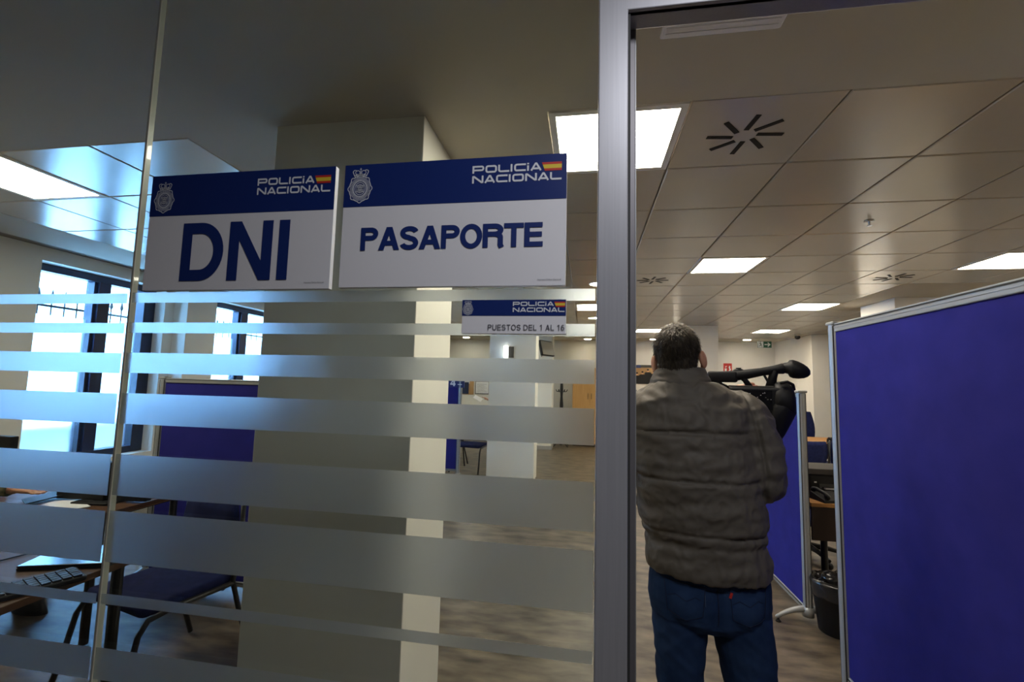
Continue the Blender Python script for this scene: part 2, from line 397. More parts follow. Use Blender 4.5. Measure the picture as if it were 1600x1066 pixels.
# ------------------------------------------------------------------ lettering
def arc(cx, cy, rx, ry, a0, a1, n=12):
    return [(cx + rx * math.cos(math.radians(a0 + (a1 - a0) * k / n)), cy + ry * math.sin(math.radians(a0 + (a1 - a0) * k / n))) for k in range(n + 1)]
def glyph(ch, t, w, tech=False):
    """returns (polys, strokes): polygons and stroked centre lines, cap height 1, advance width w"""
    h = t / 2; P = []; S = []
    if tech:
        r = .22
        def rr(x0, y0, x1, y1):
            return arc(x1 - r, y1 - r, r, r, 0, 90, 5) + arc(x0 + r, y1 - r, r, r, 90, 180, 5) + arc(x0 + r, y0 + r, r, r, 180, 270, 5) + arc(x1 - r, y0 + r, r, r, 270, 360, 5)
        if ch == 'O': S.append((rr(h, h, w - h, 1 - h), True))
        elif ch == 'C': S.append(([(w, 1 - h)] + arc(h + r, 1 - h - r, r, r, 90, 180, 5) + arc(h + r, h + r, r, r, 180, 270, 5) + [(w, h)], False))
        elif ch == 'L': S.append(([(h, 1)] + arc(h + r, h + r, r, r, 180, 270, 5) + [(w, h)], False))
        elif ch == 'I': S.append(([(h, 0), (h, 1)], False))
        elif ch == 'i': S.append(([(h, 0), (h, .72)], False)); S.append(([(h, .84), (h, 1.04)], False))
        elif ch == 'P': S.append(([(h, 0), (h, 1 - h), (w - h - r, 1 - h)] + arc(w - h - .2, 1 - h - .24, .2, .24, 90, -90, 8) + [(t, 1 - h - .48)], False))
        elif ch == 'A': S.append(([(h * .6, 0), (w / 2 - .06, 1 - h * .8), (w / 2 + .06, 1 - h * .8), (w - h * .6, 0)], False)); S.append(([(w * .25, .26), (w * .75, .26)], False)); 
        elif ch == 'N': S.append(([(h, 0), (h, .86), (h + .12, 1 - h), (w - h - .12, h), (w - h, .14), (w - h, 1)], False))
        return P, S
    k = t * 1.12
    if ch == 'D':
        S.append(([(h, 0), (h, 1)], False)); S.append(([(h, 1 - h), (w * .45, 1 - h)] + arc(w * .45, .5, w * .55 - h, .5 - h, 90, -90, 20)[1:] + [(h, h)], False))
    elif ch == 'I': S.append(([(h, 0), (h, 1)], False))
    elif ch == '1': S.append(([(w * .62, 0), (w * .62, 1)], False)); P.append([(w * .62 - h, 1), (w * .62 - h, 1 - t * 1.2), (.05, .72), (.05, .72 + t * .8)])
    elif ch == 'L': S.append(([(h, 0), (h, 1)], False)); S.append(([(h, h), (w, h)], False))
    elif ch == 'T': S.append(([(w / 2, 0), (w / 2, 1)], False)); S.append(([(0, 1 - h), (w, 1 - h)], False))
    elif ch == 'E':
        S.append(([(h, 0), (h, 1)], False))
        for y, f in ((h, 1), (.51, .95), (1 - h, .98)): S.append(([(h, y), (w * f, y)], False))
    elif ch == 'N':
        S.append(([(h, 0), (h, 1)], False)); S.append(([(w - h, 0), (w - h, 1)], False)); P.append([(0, 1), (k, 1), (w, 0), (w - k, 0)])
    elif ch == 'A':
        a = k * .52
        P.append([(0, 0), (k, 0), (w / 2 + a, 1), (w / 2 - a, 1)]); P.append([(w - k, 0), (w, 0), (w / 2 + a, 1), (w / 2 - a, 1)])
        S.append(([(w * .2, .30), (w * .8, .30)], False))
    elif ch in 'PR':
        S.append(([(h, 0), (h, 1)], False)); yb = .44 + h if ch == 'P' else .46 + h; yc = (1 - h + yb) / 2
        S.append(([(h, 1 - h), (w * .58, 1 - h)] + arc(w * .58, yc, w * .42 - h, (1 - h - yb) / 2, 90, -90, 14)[1:] + [(h, yb)], False))
        if ch == 'R': S.append(([(w * .55, yb)] + arc(w * .55, yb - .14, w * .36 - h * .4, .14, 90, 0, 6) + [(w - h * 1.1, .12), (w - h * .6, 0)], False))
    elif ch == 'O': S.append((arc(w / 2, .5, w / 2 - h, .51 - h * .9, 0, 360, 32)[:-1], True))
    elif ch == 'U': S.append(([(h, 1), (h, .36)] + arc(w / 2, .36, w / 2 - h, .36 - h, 180, 360, 14) + [(w - h, 1)], False))
    elif ch == 'S':
        S.append((arc(w / 2, .735, w / 2 - h, .265 - h * .9, 12, 180, 12) + arc(w / 2, .73, w / 2 - h, .22 - h * .2, 180, 262, 6)[1:] +
                  arc(w / 2, .275, w / 2 - h, .22 - h * .2 + .02, 82, 0, 6) + arc(w / 2, .275, w / 2 - h, .275 - h * .9, 0, -170, 12)[1:], False))
    elif ch == '6': S.append((arc(w / 2, .32, w / 2 - h, .32 - h, 0, 360, 20)[:-1], True)); S.append((arc(w / 2 + .02, .5, w / 2 - h, .5 - h, 190, 50, 14), False))
    elif ch == '4': S.append(([(w * .72, 0), (w * .72, 1)], False)); P.append([(w * .72 + h, 1), (w * .72 - h, 1), (0, .34), (0, .22), (h, .22)]); S.append(([(0, .28), (w, .28)], False))
    return P, S
def stroke(mb, pts, t, closed, fn):
    n = len(pts); q = []; p = []
    for a in pts:
        if not p or (abs(a[0] - p[-1][0]) + abs(a[1] - p[-1][1])) > 1e-5: p.append(a)
    n = len(p); L = []; R = []
    for i in range(n):
        a = V(p[i - 1]) if (i or closed) else None; c = V(p[(i + 1) % n]) if (i < n - 1 or closed) else None; b = V(p[i])
        d1 = (b - a).normalized() if a is not None else None; d2 = (c - b).normalized() if c is not None else None
        d1 = d1 or d2; d2 = d2 or d1
        m = (d1 + d2); m = m.normalized() if m.length > 1e-4 else d1
        nn = V((-m.y, m.x)); s = t / 2 / max(.45, nn.dot(V((-d1.y, d1.x))))
        L.append(b + nn * s); R.append(b - nn * s)
    rng = range(n) if closed else range(n - 1)
    for i in rng:
        j = (i + 1) % n; mb.quad([fn(L[i]), fn(R[i]), fn(R[j]), fn(L[j])])
LIFT = [0]
def lift(fn):
    LIFT[0] = (LIFT[0] + 1) % 24; k = LIFT[0] * 1.2e-5
    def g(q):
        p = fn(q); return (p[0], p[1] - k, p[2])
    return g
def text(mb, s, x, z, h, t, widths, gap, y, tech=False, xs=1.0, shear=0):
    """lettering in the XZ plane at depth y facing -Y; h cap height"""
    for ch in s:
        if ch == ' ': x += .34 * h * xs; continue
        w_ = widths[ch]; P, S = glyph(ch, t, w_, tech)
        fn = lambda q, x=x: (x + (q[0] + shear * q[1]) * h * xs, y, z + q[1] * h)
        for p in P:
            g_ = lift(fn); mb.quad([g_(a) for a in p])
        for p, c in S: stroke(mb, p, t, c, lift(fn))
        x += (w_ + gap) * h * xs
    return x
def textw(s, widths, gap, h, xs=1.0):
    return sum((.34 if c == ' ' else widths[c] + gap) for c in s) * h * xs - gap * h * xs
WB = dict(D=.80, N=.80, I=.21, P=.74, A=.88, S=.76, O=.87, R=.80, T=.76, E=.70)
WR = dict(P=.66, U=.70, E=.64, S=.66, T=.64, O=.80, D=.72, L=.56, A=.72, R=.7); WR['1'] = .5; WR['6'] = .56; WR['4'] = .62
WT = dict(P=1.55, O=1.5, L=1.45, I=.30, C=1.5, i=.30, A=1.35, N=1.5)

def emblem(mb, cx, cz, s, y):
    """police crest: flame-edged oval under a royal crown, in line work; s = half height of the whole"""
    fn0 = lambda q: (cx + q[0] * s, y, cz + q[1] * s)
    fn = lift(fn0)
    def ovl(rx, rz, t, n=40, c=(0, -.18)): stroke(mb, arc(c[0], c[1], rx, rz, 0, 360, n)[:-1], t, True, fn)
    ovl(.39, .44, .035); ovl(.30, .345, .03); ovl(.43, .485, .02)
    pts = []
    for k in range(192):
        a = 2 * PI * k / 192; ph = (k % 24) / 24
        lobe = .075 * max(0, math.cos((ph) * 2 * PI)) + .02 * abs(math.sin(a * 32))
        pts.append(((.62 + lobe) * math.cos(a), -.18 + (.72 + lobe) * math.sin(a)))
    stroke(mb, pts, .035, True, fn)
    for k in range(48):
        a = 2 * PI * (k + .5) / 48
        if k % 6 in (2, 3) and False: continue
        stroke(mb, [(.44 * math.cos(a), -.18 + .50 * math.sin(a)), (.60 * math.cos(a), -.18 + .69 * math.sin(a))], .026, False, fn)
    # quartered field inside the oval
    for x in (-.19, -.1, .0, .1, .19): stroke(mb, [(x, -.18 - .26 * math.cos(x * 4.5)), (x, -.18 + .26 * math.cos(x * 4.5))], .03, False, fn)
    for z in (-.36, -.24, -.12, 0): stroke(mb, [(-.22, z), (.22, z)], .026, False, fn)
    ovl(.09, .10, .05, 16); ovl(.2, .24, .02, 24)
    # crown
    stroke(mb, arc(0, .52, .34, .045, 180, 360, 10), .03, False, fn); stroke(mb, arc(0, .60, .36, .045, 180, 360, 10), .03, False, fn)
    stroke(mb, [(-.34, .52), (-.44, .74)] + arc(-.33, .78, .12, .10, 190, 20, 8) , .035, False, fn); stroke(mb, [(.34, .52), (.44, .74)] + arc(.33, .78, .12, .10, -10, 160, 8), .035, False, fn)
    for x in (-.18, .18): stroke(mb, arc(x, .74, .13, .12, 0, 360, 14)[:-1], .03, True, fn)
    stroke(mb, [(0, .56), (0, 1.0)], .03, False, fn); stroke(mb, [(-.06, .93), (.06, .93)], .03, False, fn)
    for x in (-.24, -.08, .08, .24): stroke(mb, arc(x, .63, .035, .035, 0, 360, 8)[:-1], .03, True, fn)

def fontmesh(s, size):
    c = bpy.data.curves.new('t', 'FONT'); c.body = s; c.size = size; c.resolution_u = 3
    o = bpy.data.objects.new('t', c); COL.objects.link(o); bpy.context.view_layer.update()
    me = bpy.data.meshes.new_from_object(o.evaluated_get(bpy.context.evaluated_depsgraph_get()))
    bpy.data.objects.remove(o); return me
def small_print(x0, x1, z, y, parent):
    me = fontmesh('Impresos Policia Nacional', .006)
    xs = [v.co.x for v in me.vertices]; k = (x1 - x0) / (max(xs) - min(xs))
    for v in me.vertices: v.co = V((x0 + v.co.x * k, y, z + v.co.y * k))
    return link('small_print', me, 'greytext', parent)

def sign(label, x0, x1, z0, z1, zb, yb=None):
    yf = D - .0125
    cx = (x0 + x1) / 2
    r = root('hanging_sign' if False else 'wall_sign', label, 'sign', (cx, D - .001, z0))
    MB().box(x0 - cx, x1 - cx, -.0115, 0, 0, z1 - z0).obj('board', 'board', r, bevel=.0006)
    MB().box(x0 - cx, x1 - cx, -.0121, -.0115, zb - z0, z1 - z0).obj('blue_band', 'band', r)
    return r, cx, z0
def logo(r, cx, z0, xa, zt, zb, zt2, zb2, xe, fx0, fx1, fz0, fz1, y):
    q = MB(); h = zt - zb
    s = (xe - .0) ; wP = textw('POLICiA', WT, .16, 1); wN = textw('NACIONAL', WT, .16, 1)
    hp = zt - zb; xsP = (fx0 - .001 - xa) / (wP * hp)
    text(q, 'POLICiA', xa - cx, zb - z0, hp, .235, WT, .16, y, True, xsP)
    hn = zt2 - zb2; xsN = (xe - xa) / (wN * hn)
    text(q, 'NACIONAL', xa - cx, zb2 - z0, hn, .235, WT, .16, y, True, xsN)
    q.obj('police_lettering', 'whitetext', r)
    f = MB(); dz = fz1 - fz0; sl = .35 * dz
    def band(a, b):
        xa_, xb_ = fx0 + sl * (1 - a), fx0 + sl * (1 - b)
        f.quad([(xa_ - cx, y, fz0 + dz * a - z0), (fx1 - cx, y, fz0 + dz * a - z0), (fx1 - cx, y, fz0 + dz * b - z0), (xb_ - cx, y, fz0 + dz * b - z0)])
    band(0, .27); band(.73, 1); f.mi = 1; band(.27, .73)
    f.obj('flag', ['red', 'yellow'], r)

YT = -.0126
r, cx, z0 = sign('white and navy board reading PASAPORTE on the glass, right of the DNI board', -.499, -.0405, 1.7135, 1.9715, 1.8815)
logo(r, cx, z0, -.2262, 1.955, 1.9395, 1.9345, 1.919, -.0505, -.0885, -.0502, 1.938, 1.955, YT)
q = MB(); emblem(q, -.4635 - cx, 1.9265 - z0, .0375, YT); q.obj('emblem', 'whitetext', r)
q = MB(); wt = textw('PASAPORTE', WB, .02, .0475); text(q, 'PASAPORTE', -.4555 - cx, 1.789 - z0, .0475, .205, WB, .02, YT, xs=(.3715) / wt); q.obj('lettering', 'navytext', r)
small_print(-.093 - cx, -.049 - cx, 1.7235 - z0, YT, r)
r, cx, z0 = sign('white and navy board reading DNI in big letters on the glass beside the joint', -.966, -.520, 1.7115, 1.9715, 1.8785)
logo(r, cx, z0, -.7005, 1.953, 1.9375, 1.9325, 1.917, -.530, -.5665, -.5300, 1.936, 1.953, YT)
q = MB(); emblem(q, -.9305 - cx, 1.921 - z0, .036, YT); q.obj('emblem', 'whitetext', r)
q = MB()
for ch, a, b in (('D', -.8738, -.7705), ('N', -.7580, -.6550), ('I', -.6405, -.6145)):
    ww = (b - a) / .1285; P, S = glyph(ch, .19, ww)
    fn = lambda p, a=a: (a - cx + p[0] * .1285, YT, 1.7312 - z0 + p[1] * .1285)
    for p in P:
        g_ = lift(fn); q.quad([g_(c) for c in p])
    for p, c in S: stroke(q, p, .19, c, lift(fn))
q.obj('lettering', 'navytext', r)
small_print(-.576 - cx, -.532 - cx, 1.7235 - z0, YT, r)
r, cx, z0 = sign('small board reading PUESTOS DEL 1 AL 16 on the glass under the PASAPORTE board', -.2375, -.0385, 1.6215, 1.6865, 1.656)
logo(r, cx, z0, -.1385, 1.6825, 1.6745, 1.6715, 1.663, -.041, -.0605, -.0400, 1.6725, 1.6825, YT)
q = MB(); emblem(q, -.2258 - cx, 1.671 - z0, .0145, YT); q.obj('emblem', 'whitetext', r)
q = MB(); wt = textw('PUESTOS DEL 1 AL 16', WR, .14, .0105); text(q, 'PUESTOS DEL 1 AL 16', -.1858 - cx, 1.6285 - z0, .0105, .13, WR, .14, YT, xs=.1448 / wt); q.obj('lettering', 'greytext', r)

# ------------------------------------------------------------------ ceiling fittings
def lamp_panel():
    r = root('ceiling_lamp', 'x', 'ceiling lamp')
    a = .294; f = MB(); e = .03; z0, z1 = -.006, .012
    f.rings([[V((-a, -a, z1)), V((a, -a, z1)), V((a, a, z1)), V((-a, a, z1))], [V((-a, -a, z0)), V((a, -a, z0)), V((a, a, z0)), V((-a, a, z0))],
             [V((-a + e, -a + e, z0)), V((a - e, -a + e, z0)), V((a - e, a - e, z0)), V((-a + e, a - e, z0))], [V((-a + e, -a + e, z1)), V((a - e, -a + e, z1)), V((a - e, a - e, z1)), V((-a + e, a - e, z1))]], cap=False)
    f.obj('frame', 'lampframe', r); b = a - e - .001
    MB().box(-b, b, -b, b, -.003, .008).obj('diffuser', 'lamp', r)
    return r
lp = lamp_panel(); used = False
LL = {(-1, 0): 'large glowing square ceiling lamp seen behind the door post, nearest lamp to the door',
      (1, 4): 'glowing square ceiling lamp above and right of the cameraman\'s head, second in its row',
      (5, 4): 'glowing square ceiling lamp at the right edge above the big blue screen',
      (4, 8): 'glowing square ceiling lamp between the far air diffuser and the right pillar',
      (5, 13): 'small far square ceiling lamp above the green exit sign',
      (-7, 0): 'glowing square ceiling lamp at the left edge over the desks',
      (1, 13): 'far square ceiling lamp just left of the cameraman\'s head',
      (-1, 8): 'far square ceiling lamp seen through the glass beside the small sign',
      (-7, 8): 'square ceiling lamp deep in the left side behind the near pillar',
      (9, 1): 'unseen square ceiling lamp added over the right desks to brighten the walls, nearer of two',  # this lamp and the next are added out of view to brighten the right walls
      (9, 4): 'unseen square ceiling lamp added over the right desks to brighten the walls, farther of two',
      (-5, 13): 'square ceiling lamp at the far left end of the office'}
for (i, j) in LIGHTS:
    place(lp, used, (X0 + T * i + .3, Y0 + T * j + .3, CZ), 0, LL[(i, j)], 'square ceiling lamps'); used = True
dp = root('downlight', 'x', 'ceiling lamp')
MB().lathe([(.085, .004), (.105, .0), (.105, -.004), (.09, -.008), (.085, -.004)]).obj('rim', 'lampframe', dp, smooth=True)
MB().cyl((0, 0, -.004), .086, .006).obj('lens', 'downlight', dp)
used = False
for x, y, l in ((.12, 5.33, 'round downlight half hidden by the door post, nearest the glass'), (.12, 8.1, 'round downlight beside the door post over the middle of the office'),
                (.03, 11.9, 'round downlight in the far soffit above the coat stand'), (3.85, 11.75, 'round downlight in the far soffit left of the exit sign'), (1.66, 11.8, 'round downlight in the far soffit behind the cameraman\'s head'),
                (-3.2, 11.8, 'round downlight in the far soffit above the notice boards')):
    place(dp, used, (x, y, CZ), 0, l, 'round downlights'); used = True
dv = root('air_diffuser', 'x', 'air vent')
a = .296
MB().box(-a, a, -a, a, -.001, .012).obj('plate', 'tile', dv, bevel=.003)
q = MB()
for k in range(8):
    mx = Matrix.Rotation(PI / 4 * k + .12, 4, 'Z')
    q.box(.05, .168, -.026, -.004, -.004, .004, mx)
q.obj('slots', 'slot', dv)
used = False
for (i, j), l in (((0, 0), 'near air diffuser tile with star of black slots above the doorway'), ((0, 5), 'far air diffuser tile with black slots beside the door post'), ((4, 5), 'far air diffuser tile with black slots above the blue screen corner')):
    place(dv, used, (X0 + T * i + .3, Y0 + T * j + .3, CZ), 0, l, 'star slot air diffusers'); used = True
r = root('ceiling_strip', 'pale narrow slatted rectangle flush in the plaster ceiling above the doorway', 'air vent', (.425, 1.43, CZ))  # pale slatted strip set flush in the plaster
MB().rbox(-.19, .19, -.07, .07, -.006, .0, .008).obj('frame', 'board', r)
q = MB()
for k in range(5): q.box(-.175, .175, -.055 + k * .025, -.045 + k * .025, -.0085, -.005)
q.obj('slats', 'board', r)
r = root('sprinkler', 'small sprinkler head on a ceiling tile right of the cameraman', 'sprinkler', (1.92, 3.4, CZ - .001))
MB().lathe([(.028, 0), (.03, -.004), (.012, -.008)]).obj('rose', 'metalgrey', r, smooth=True)
q = MB().cyl((0, 0, -.035), .006, .03, 10); q.cyl((0, 0, -.04), .016, .003, 14); q.obj('head', 'metalgrey', r)
r = root('security_camera', 'small black dome camera under the ceiling near the right wall', 'security camera', (4.45, 10.5, CZ))
MB().lathe([(.05, 0), (.055, -.02), (.045, -.035)]).obj('mount', 'lampframe', r, smooth=True)
MB().ell((0, 0, -.06), (.055, .055, .05)).obj('dome', 'blackgloss', r, smooth=True)

# exit sign, hung just below the ceiling
r = root('exit_sign', 'green and white exit sign with running figure and arrow under the far ceiling', 'sign', (4.15, 11.5, 2.50))
MB().box(-.15, .15, -.015, .015, 0, .15).obj('panel', 'green', r)
MB().box(-.145, -.03, -.0165, -.015, .005, .145).obj('white_panel', 'signwhite', r)
q = MB(); fn = lambda p: (p[0], -.0175, p[1])
stroke(q, [(-.10, .12), (-.085, .075), (-.10, .04), (-.13, .035)], .014, False, fn); stroke(q, [(-.085, .075), (-.065, .045), (-.06, .015)], .012, False, fn); stroke(q, [(-.12, .08), (-.095, .10), (-.065, .08)], .010, False, fn)
q.quad([(-.098, -.0175, .125), (-.08, -.0175, .125), (-.08, -.0175, .142), (-.098, -.0175, .142)]); q.obj('running_figure', 'green', r)
q = MB(); stroke(q, [(-.005, .075), (.11, .075)], .02, False, fn); stroke(q, [(.065, .12), (.115, .075), (.065, .03)], .02, False, fn); q.obj('arrow', 'signwhite', r)
for x in (-.1, .1): MB().cyl((x, 0, .15), .004, .06, 8).obj('hanger', 'metalgrey', r)
# fire extinguisher sign on back wall
r = root('fire_sign', 'red fire extinguisher sign with white symbols on the far wall', 'sign', (3.58, 12.398, 1.86))
MB().box(-.10, .10, -.012, 0, 0, .30).obj('panel', 'red', r)
q = MB(); fn = lambda p: (p[0], -.0135, p[1])
stroke(q, [(-.05, .04), (-.05, .17)], .045, False, fn); stroke(q, [(-.05, .19), (-.05, .22), (-.02, .23)], .014, False, fn)
stroke(q, [(.045, .04), (.03, .10), (.06, .14), (.04, .19), (.05, .235)], .03, False, fn); q.obj('symbols', 'signwhite', r)
# poster
r = root('wall_poster', 'wide poster of people in black shirts on the far wall beside the post', 'poster', (1.62, 12.398, 1.58))
MB().box(-.5, .5, -.01, 0, 0, .5).obj('sheet', 'cork', r)
q = MB().box(-.5, -.2, -.012, -.01, .42, .5); q.obj('title_block', 'band', r)
MB().box(-.2, .5, -.012, -.01, .43, .5).obj('title_strip', 'greyplastic', r)
q = MB(); 
for k, (x, h) in enumerate(((-.43, .26), (-.30, .22), (-.16, .25), (-.02, .31), (.13, .27), (.27, .30), (.42, .26))):
    q.rbox(x - .07, x + .07, -.016, -.011, 0, h, .002); q.box(x - .085, x + .085, -.015, -.011, h * .45, h * .95)
    MB().ell((x, -.014, h + .045), (.028, .003, .04), n=12, m=8).obj('printed_face', 'orange', r); MB().ell((x, -.016, h + .065), (.029, .003, .025), n=12, m=8).obj('printed_hair', 'black', r)
q.obj('printed_shirts', 'black', r)
r = root('wall_notice', 'small dark blue notice on the far wall low beside the door post', 'notice', (1.19, 12.398, 1.16))
MB().box(-.12, .12, -.015, 0, 0, .26).obj('frame', 'band', r); MB().box(-.09, .09, -.017, -.015, .03, .22).obj('sheet', 'navyframe', r)
# notice boards left
r = root('notice_board', 'framed white notice board on the far wall left of the middle pillar', 'notice board', (-2.86, 12.398, 1.19))
MB().box(-.2, .2, -.02, 0, 0, .36).obj('frame', 'greyplastic', r); MB().box(-.18, .18, -.023, -.02, .02, .34).obj('sheet', 'paper', r)
q = MB()
for k in range(7): q.box(-.14, .14 - .04 * (k % 3), -.0245, -.023, .06 + k * .035, .065 + k * .035)
q.obj('printed_lines', 'greyplastic', r)
r = root('notice_board', 'cork notice board with dark leaflet on the far wall above the station 4 screen', 'notice board', (-3.34, 12.398, 1.17))
MB().box(-.24, .24, -.02, 0, 0, .50).obj('cork', 'cork', r); MB().box(-.22, .12, -.024, -.02, .30, .48).obj('white_sheet', 'paper', r)
MB().box(-.08, .10, -.028, -.024, .02, .34).obj('dark_leaflet', 'navyframe', r)

# wardrobe
r = root('wardrobe', 'beech wood cupboard with two doors against the far wall by the coat stand', 'cupboard', (.12, 11.85, 0))
MB().box(-.46, .64, -.25, .25, .06, 1.95).obj('body', 'wardrobe', r, bevel=.003)
MB().box(-.44, .62, -.23, .24, 0, .06).obj('plinth', 'brownpanel', r)
for s, (a, b) in zip((1, -1), ((-.457, -.035), (-.029, .637))):
    d_ = MB().box(a, b, -.272, -.252, .07, 1.94).obj('door', 'wardrobe', r, bevel=.002)
    hx = b - .04 if s > 0 else a + .04
    MB().tube([(hx, -.275, 1.17), (hx, -.298, 1.18), (hx, -.298, 1.30), (hx, -.275, 1.31)], .006, 8).obj('handle', 'black', d_)
# coat stand
r = root('coat_stand', 'black coat stand beside the beech cupboard', 'coat stand', (-.60, 11.35, 0))
MB().lathe([(.035, .04), (.032, .3), (.045, .5), (.03, .8), (.046, 1.0), (.03, 1.22), (.04, 1.38), (.032, 1.6), (.014, 1.66)], 14).obj('pole', 'blacktube', r, smooth=True)
for k in range(4):
    a = PI / 4 + k * PI / 2; c, s = math.cos(a), math.sin(a)
    MB().tube([(0, 0, .12), (.14 * c, .14 * s, .09), (.24 * c, .24 * s, .015)], .012, 8).obj('leg', 'blacktube', r)
for k in range(6):
    a = k * PI / 3; c, s = math.cos(a), math.sin(a)
    MB().tube([(0, 0, 1.33), (.07 * c, .07 * s, 1.34), (.12 * c, .12 * s, 1.345), (.14 * c, .14 * s, 1.385)], .010, 8, round_ends=True).obj('hook', 'blacktube', r)
    MB().tube([(0, 0, 1.55), (.05 * c, .05 * s, 1.56), (.08 * c, .08 * s, 1.575), (.095 * c, .095 * s, 1.61)], .009, 8, round_ends=True).obj('hook', 'blacktube', r)
# monitor on bracket on rear pillar
r = root('wall_monitor', 'black monitor on a wall bracket high on the rear pillar', 'monitor', (-.98, 10.70, 2.25), 0)
mx = Matrix.Translation((0.06, -.22, .08)) @ Matrix.Rotation(math.radians(62), 4, 'Z') @ Matrix.Rotation(math.radians(-14), 4, 'X')
MB().rbox(-.26, .26, -.03, .03, -.17, .19, .012, mx).obj('casing', 'black', r)
MB().box(-.24, .24, -.034, -.03, -.15, .17, mx).obj('screen', 'palegrey', r)
MB().tube([(0, 0, .1), (0.02, -.1, .12), (.05, -.2, .1)], .014, 8).obj('bracket', 'blacktube', r)
MB().tube([(-.08, 0, .25), (-.12, -.05, .1), (-.06, -.12, -.1), (0, -.16, 0)], .006, 6).obj('cable', 'black', r)
# small projecting sign on middle pillar
r = root('projecting_sign', 'small white lit-looking box sign fixed high on the middle pillar', 'sign', (-1.235, 7.22, 1.93))
MB().rbox(-.08, -.015, -.09, 0, 0, .19, .004).obj('white_box', 'litsign', r); MB().box(-.012, .075, -.02, 0, 0, .18).obj('grey_back', 'greyplastic', r)

# ------------------------------------------------------------------ screens (free-standing partitions)
def screen(label, loc, rz, L, z0, z1, post=.026, foot=.26, railh=.035):
    """local x along the panel, centred; posts at both ends"""
    r = root('partition_screen', label, 'partition', loc, rz)
    h = L / 2
    MB().box(-h + post, h - post, -.012, .012, z0 + railh, z1 - railh).obj('blue_panel', 'blue', r)
    for nm, a, b in (('top_rail', z1 - railh, z1), ('bottom_rail', z0, z0 + railh)):
        q = MB().rbox(-h + post, h - post, -.019, .019, a, b, .006); q.box(-h + post, h - post, -.021, .021, (a + b) / 2 - .003, (a + b) / 2 + .003)
        rl = q.obj(nm, 'alu_rail', r)
        for sy in (-1, 1): MB().box(-h + post, h - post, sy * .0205 - .001, sy * .0205 + .001, b - .012, b - .007).obj('groove', 'gasket', rl)
    for s in (-1, 1):
        q = MB()
        pr = []
        for k in range(24):
            a = 2 * PI * k / 24; rr_ = post * (1 if k % 6 else .86)
            pr.append((rr_ * math.cos(a), rr_ * math.sin(a)))
        q.rings([[V((s * h + x, y, z)) for x, y in pr] for z in (.07, z1 - .002)])
        p = q.obj('post', 'alu_rail', r)
        for a in (45, 135, 225, 315):
            c_, s_ = math.cos(math.radians(a)), math.sin(math.radians(a)); MB().box(s * h + post * c_ - .0022, s * h + post * c_ + .0022, post * s_ - .0022, post * s_ + .0022, .08, z1 - .012).obj('groove', 'gasket', p)
        MB().rbox(s * h - post - .004, s * h + post + .004, -post - .002, post + .002, z1 - .006, z1 + .010, .008).obj('cap', 'alu_rail', p)
        MB().box(s * (h - post) - .004, s * (h - post) + .004, -.012, .012, z1 - .03, z1 - .014).obj('connector', 'gasket', p)
        f = MB(); pts = []
        for k in range(-6, 7):
            u = k / 6; pts.append((s * h, u * foot, .095 - .065 * u * u))
        f.tube(pts, [.012 + .010 * (1 - abs(k / 6)) for k in range(-6, 7)], 10, flat=1.0, round_ends=True)
        f.cyl((s * h, 0, .05), .034, .06, 20)
        fo = f.obj('foot', 'alu_rail', r, smooth=True)
        for e in (-1, 1):
            MB().lathe([(.018, 0), (.02, .004), (.008, .014), (.008, .035)], 14, (s * h, e * foot * .97, 0)).obj('levelling_foot', 'blacktube', fo)
    return r
screen('big royal blue screen panel filling the right edge, nearest the doorway', (1.2, 1.705, 0), PI / 2, 1.45, .20, 1.855, .028, .20, .042)
screen('royal blue screen panel with arched feet behind the cameraman\'s right arm', (1.455, 4.17, 0), PI / 2, 1.52, .075, 1.515, .027, .19)
screen('royal blue screen panel behind the left desks, seen through the DNI side glass', (-2.38, 3.0, 0), math.radians(-1), 1.62, .05, 1.50, .027, .22)
s4 = screen('narrow looking blue screen panel marked with a number 4, beside the middle pillar', (-2.62, 7.0, 0), 0, 1.30, .13, 1.54, .03, .22)
r = root('number_sign', 'dark plate with white number 4 at the top of the station screen', 'sign', (-2.03, 6.985, 1.43))
MB().box(-.13, .13, -.012, 0, 0, .17).obj('plate', 'band', r)
q = MB(); text(q, '4', -.10, .022, .115, .22, dict([('4', .75)]), .1, -.0135); q.obj('number', 'whitetext', r)
MB().box(.02, .09, -.0135, -.012, .045, .055).obj('small_line', 'whitetext', r)

# ------------------------------------------------------------------ furniture
def desk(label, loc, rz, wx, wy, z, mt, legmat='blacktube', panel=True, pd=.26):
    r = root('office_desk', label, 'desk', loc, rz)
    MB().box(-wx / 2, wx / 2, -wy / 2, wy / 2, z - .027, z).obj('desktop', mt, r, bevel=.003)
    for sx in (-1, 1):
        for sy in (-1, 1):
            MB().tube([(sx * (wx / 2 - .1), sy * (wy / 2 - .06), z - .03), (sx * (wx / 2 - .1), sy * (wy / 2 - .06), .01)], .022, 12).obj('leg', legmat, r)
        MB().box(sx * (wx / 2 - .1) - .015, sx * (wx / 2 - .1) + .015, -wy / 2 + .08, wy / 2 - .08, z - .06, z - .03).obj('side_beam', legmat, r)
    if panel: MB().box(-wx / 2 + .01, wx / 2 - .01, -wy / 2 + .02, -wy / 2 + .038, z - pd, z - .03).obj('modesty_panel', 'brownpanel', r)
    return r
desk('honey wood desk behind the gap between the two right screens, with printer on it', (2.42, 3.98, 0), 0, 1.7, .8, .74, 'desk')
desk('far honey wood desk seen at the top of the gap between the right screens', (4.1, 8.15, 0), 0, 1.5, .75, .74, 'desk')
desk('brown desk in the left foreground behind the lower glass stripes', (-2.72, 1.52, 0), 0, 1.6, .62, .74, 'deskdark')
desk('desk with honey coloured edge under the left screens and window', (-3.255, 2.52, 0), 0, 1.17, .62, .74, 'deskdark')
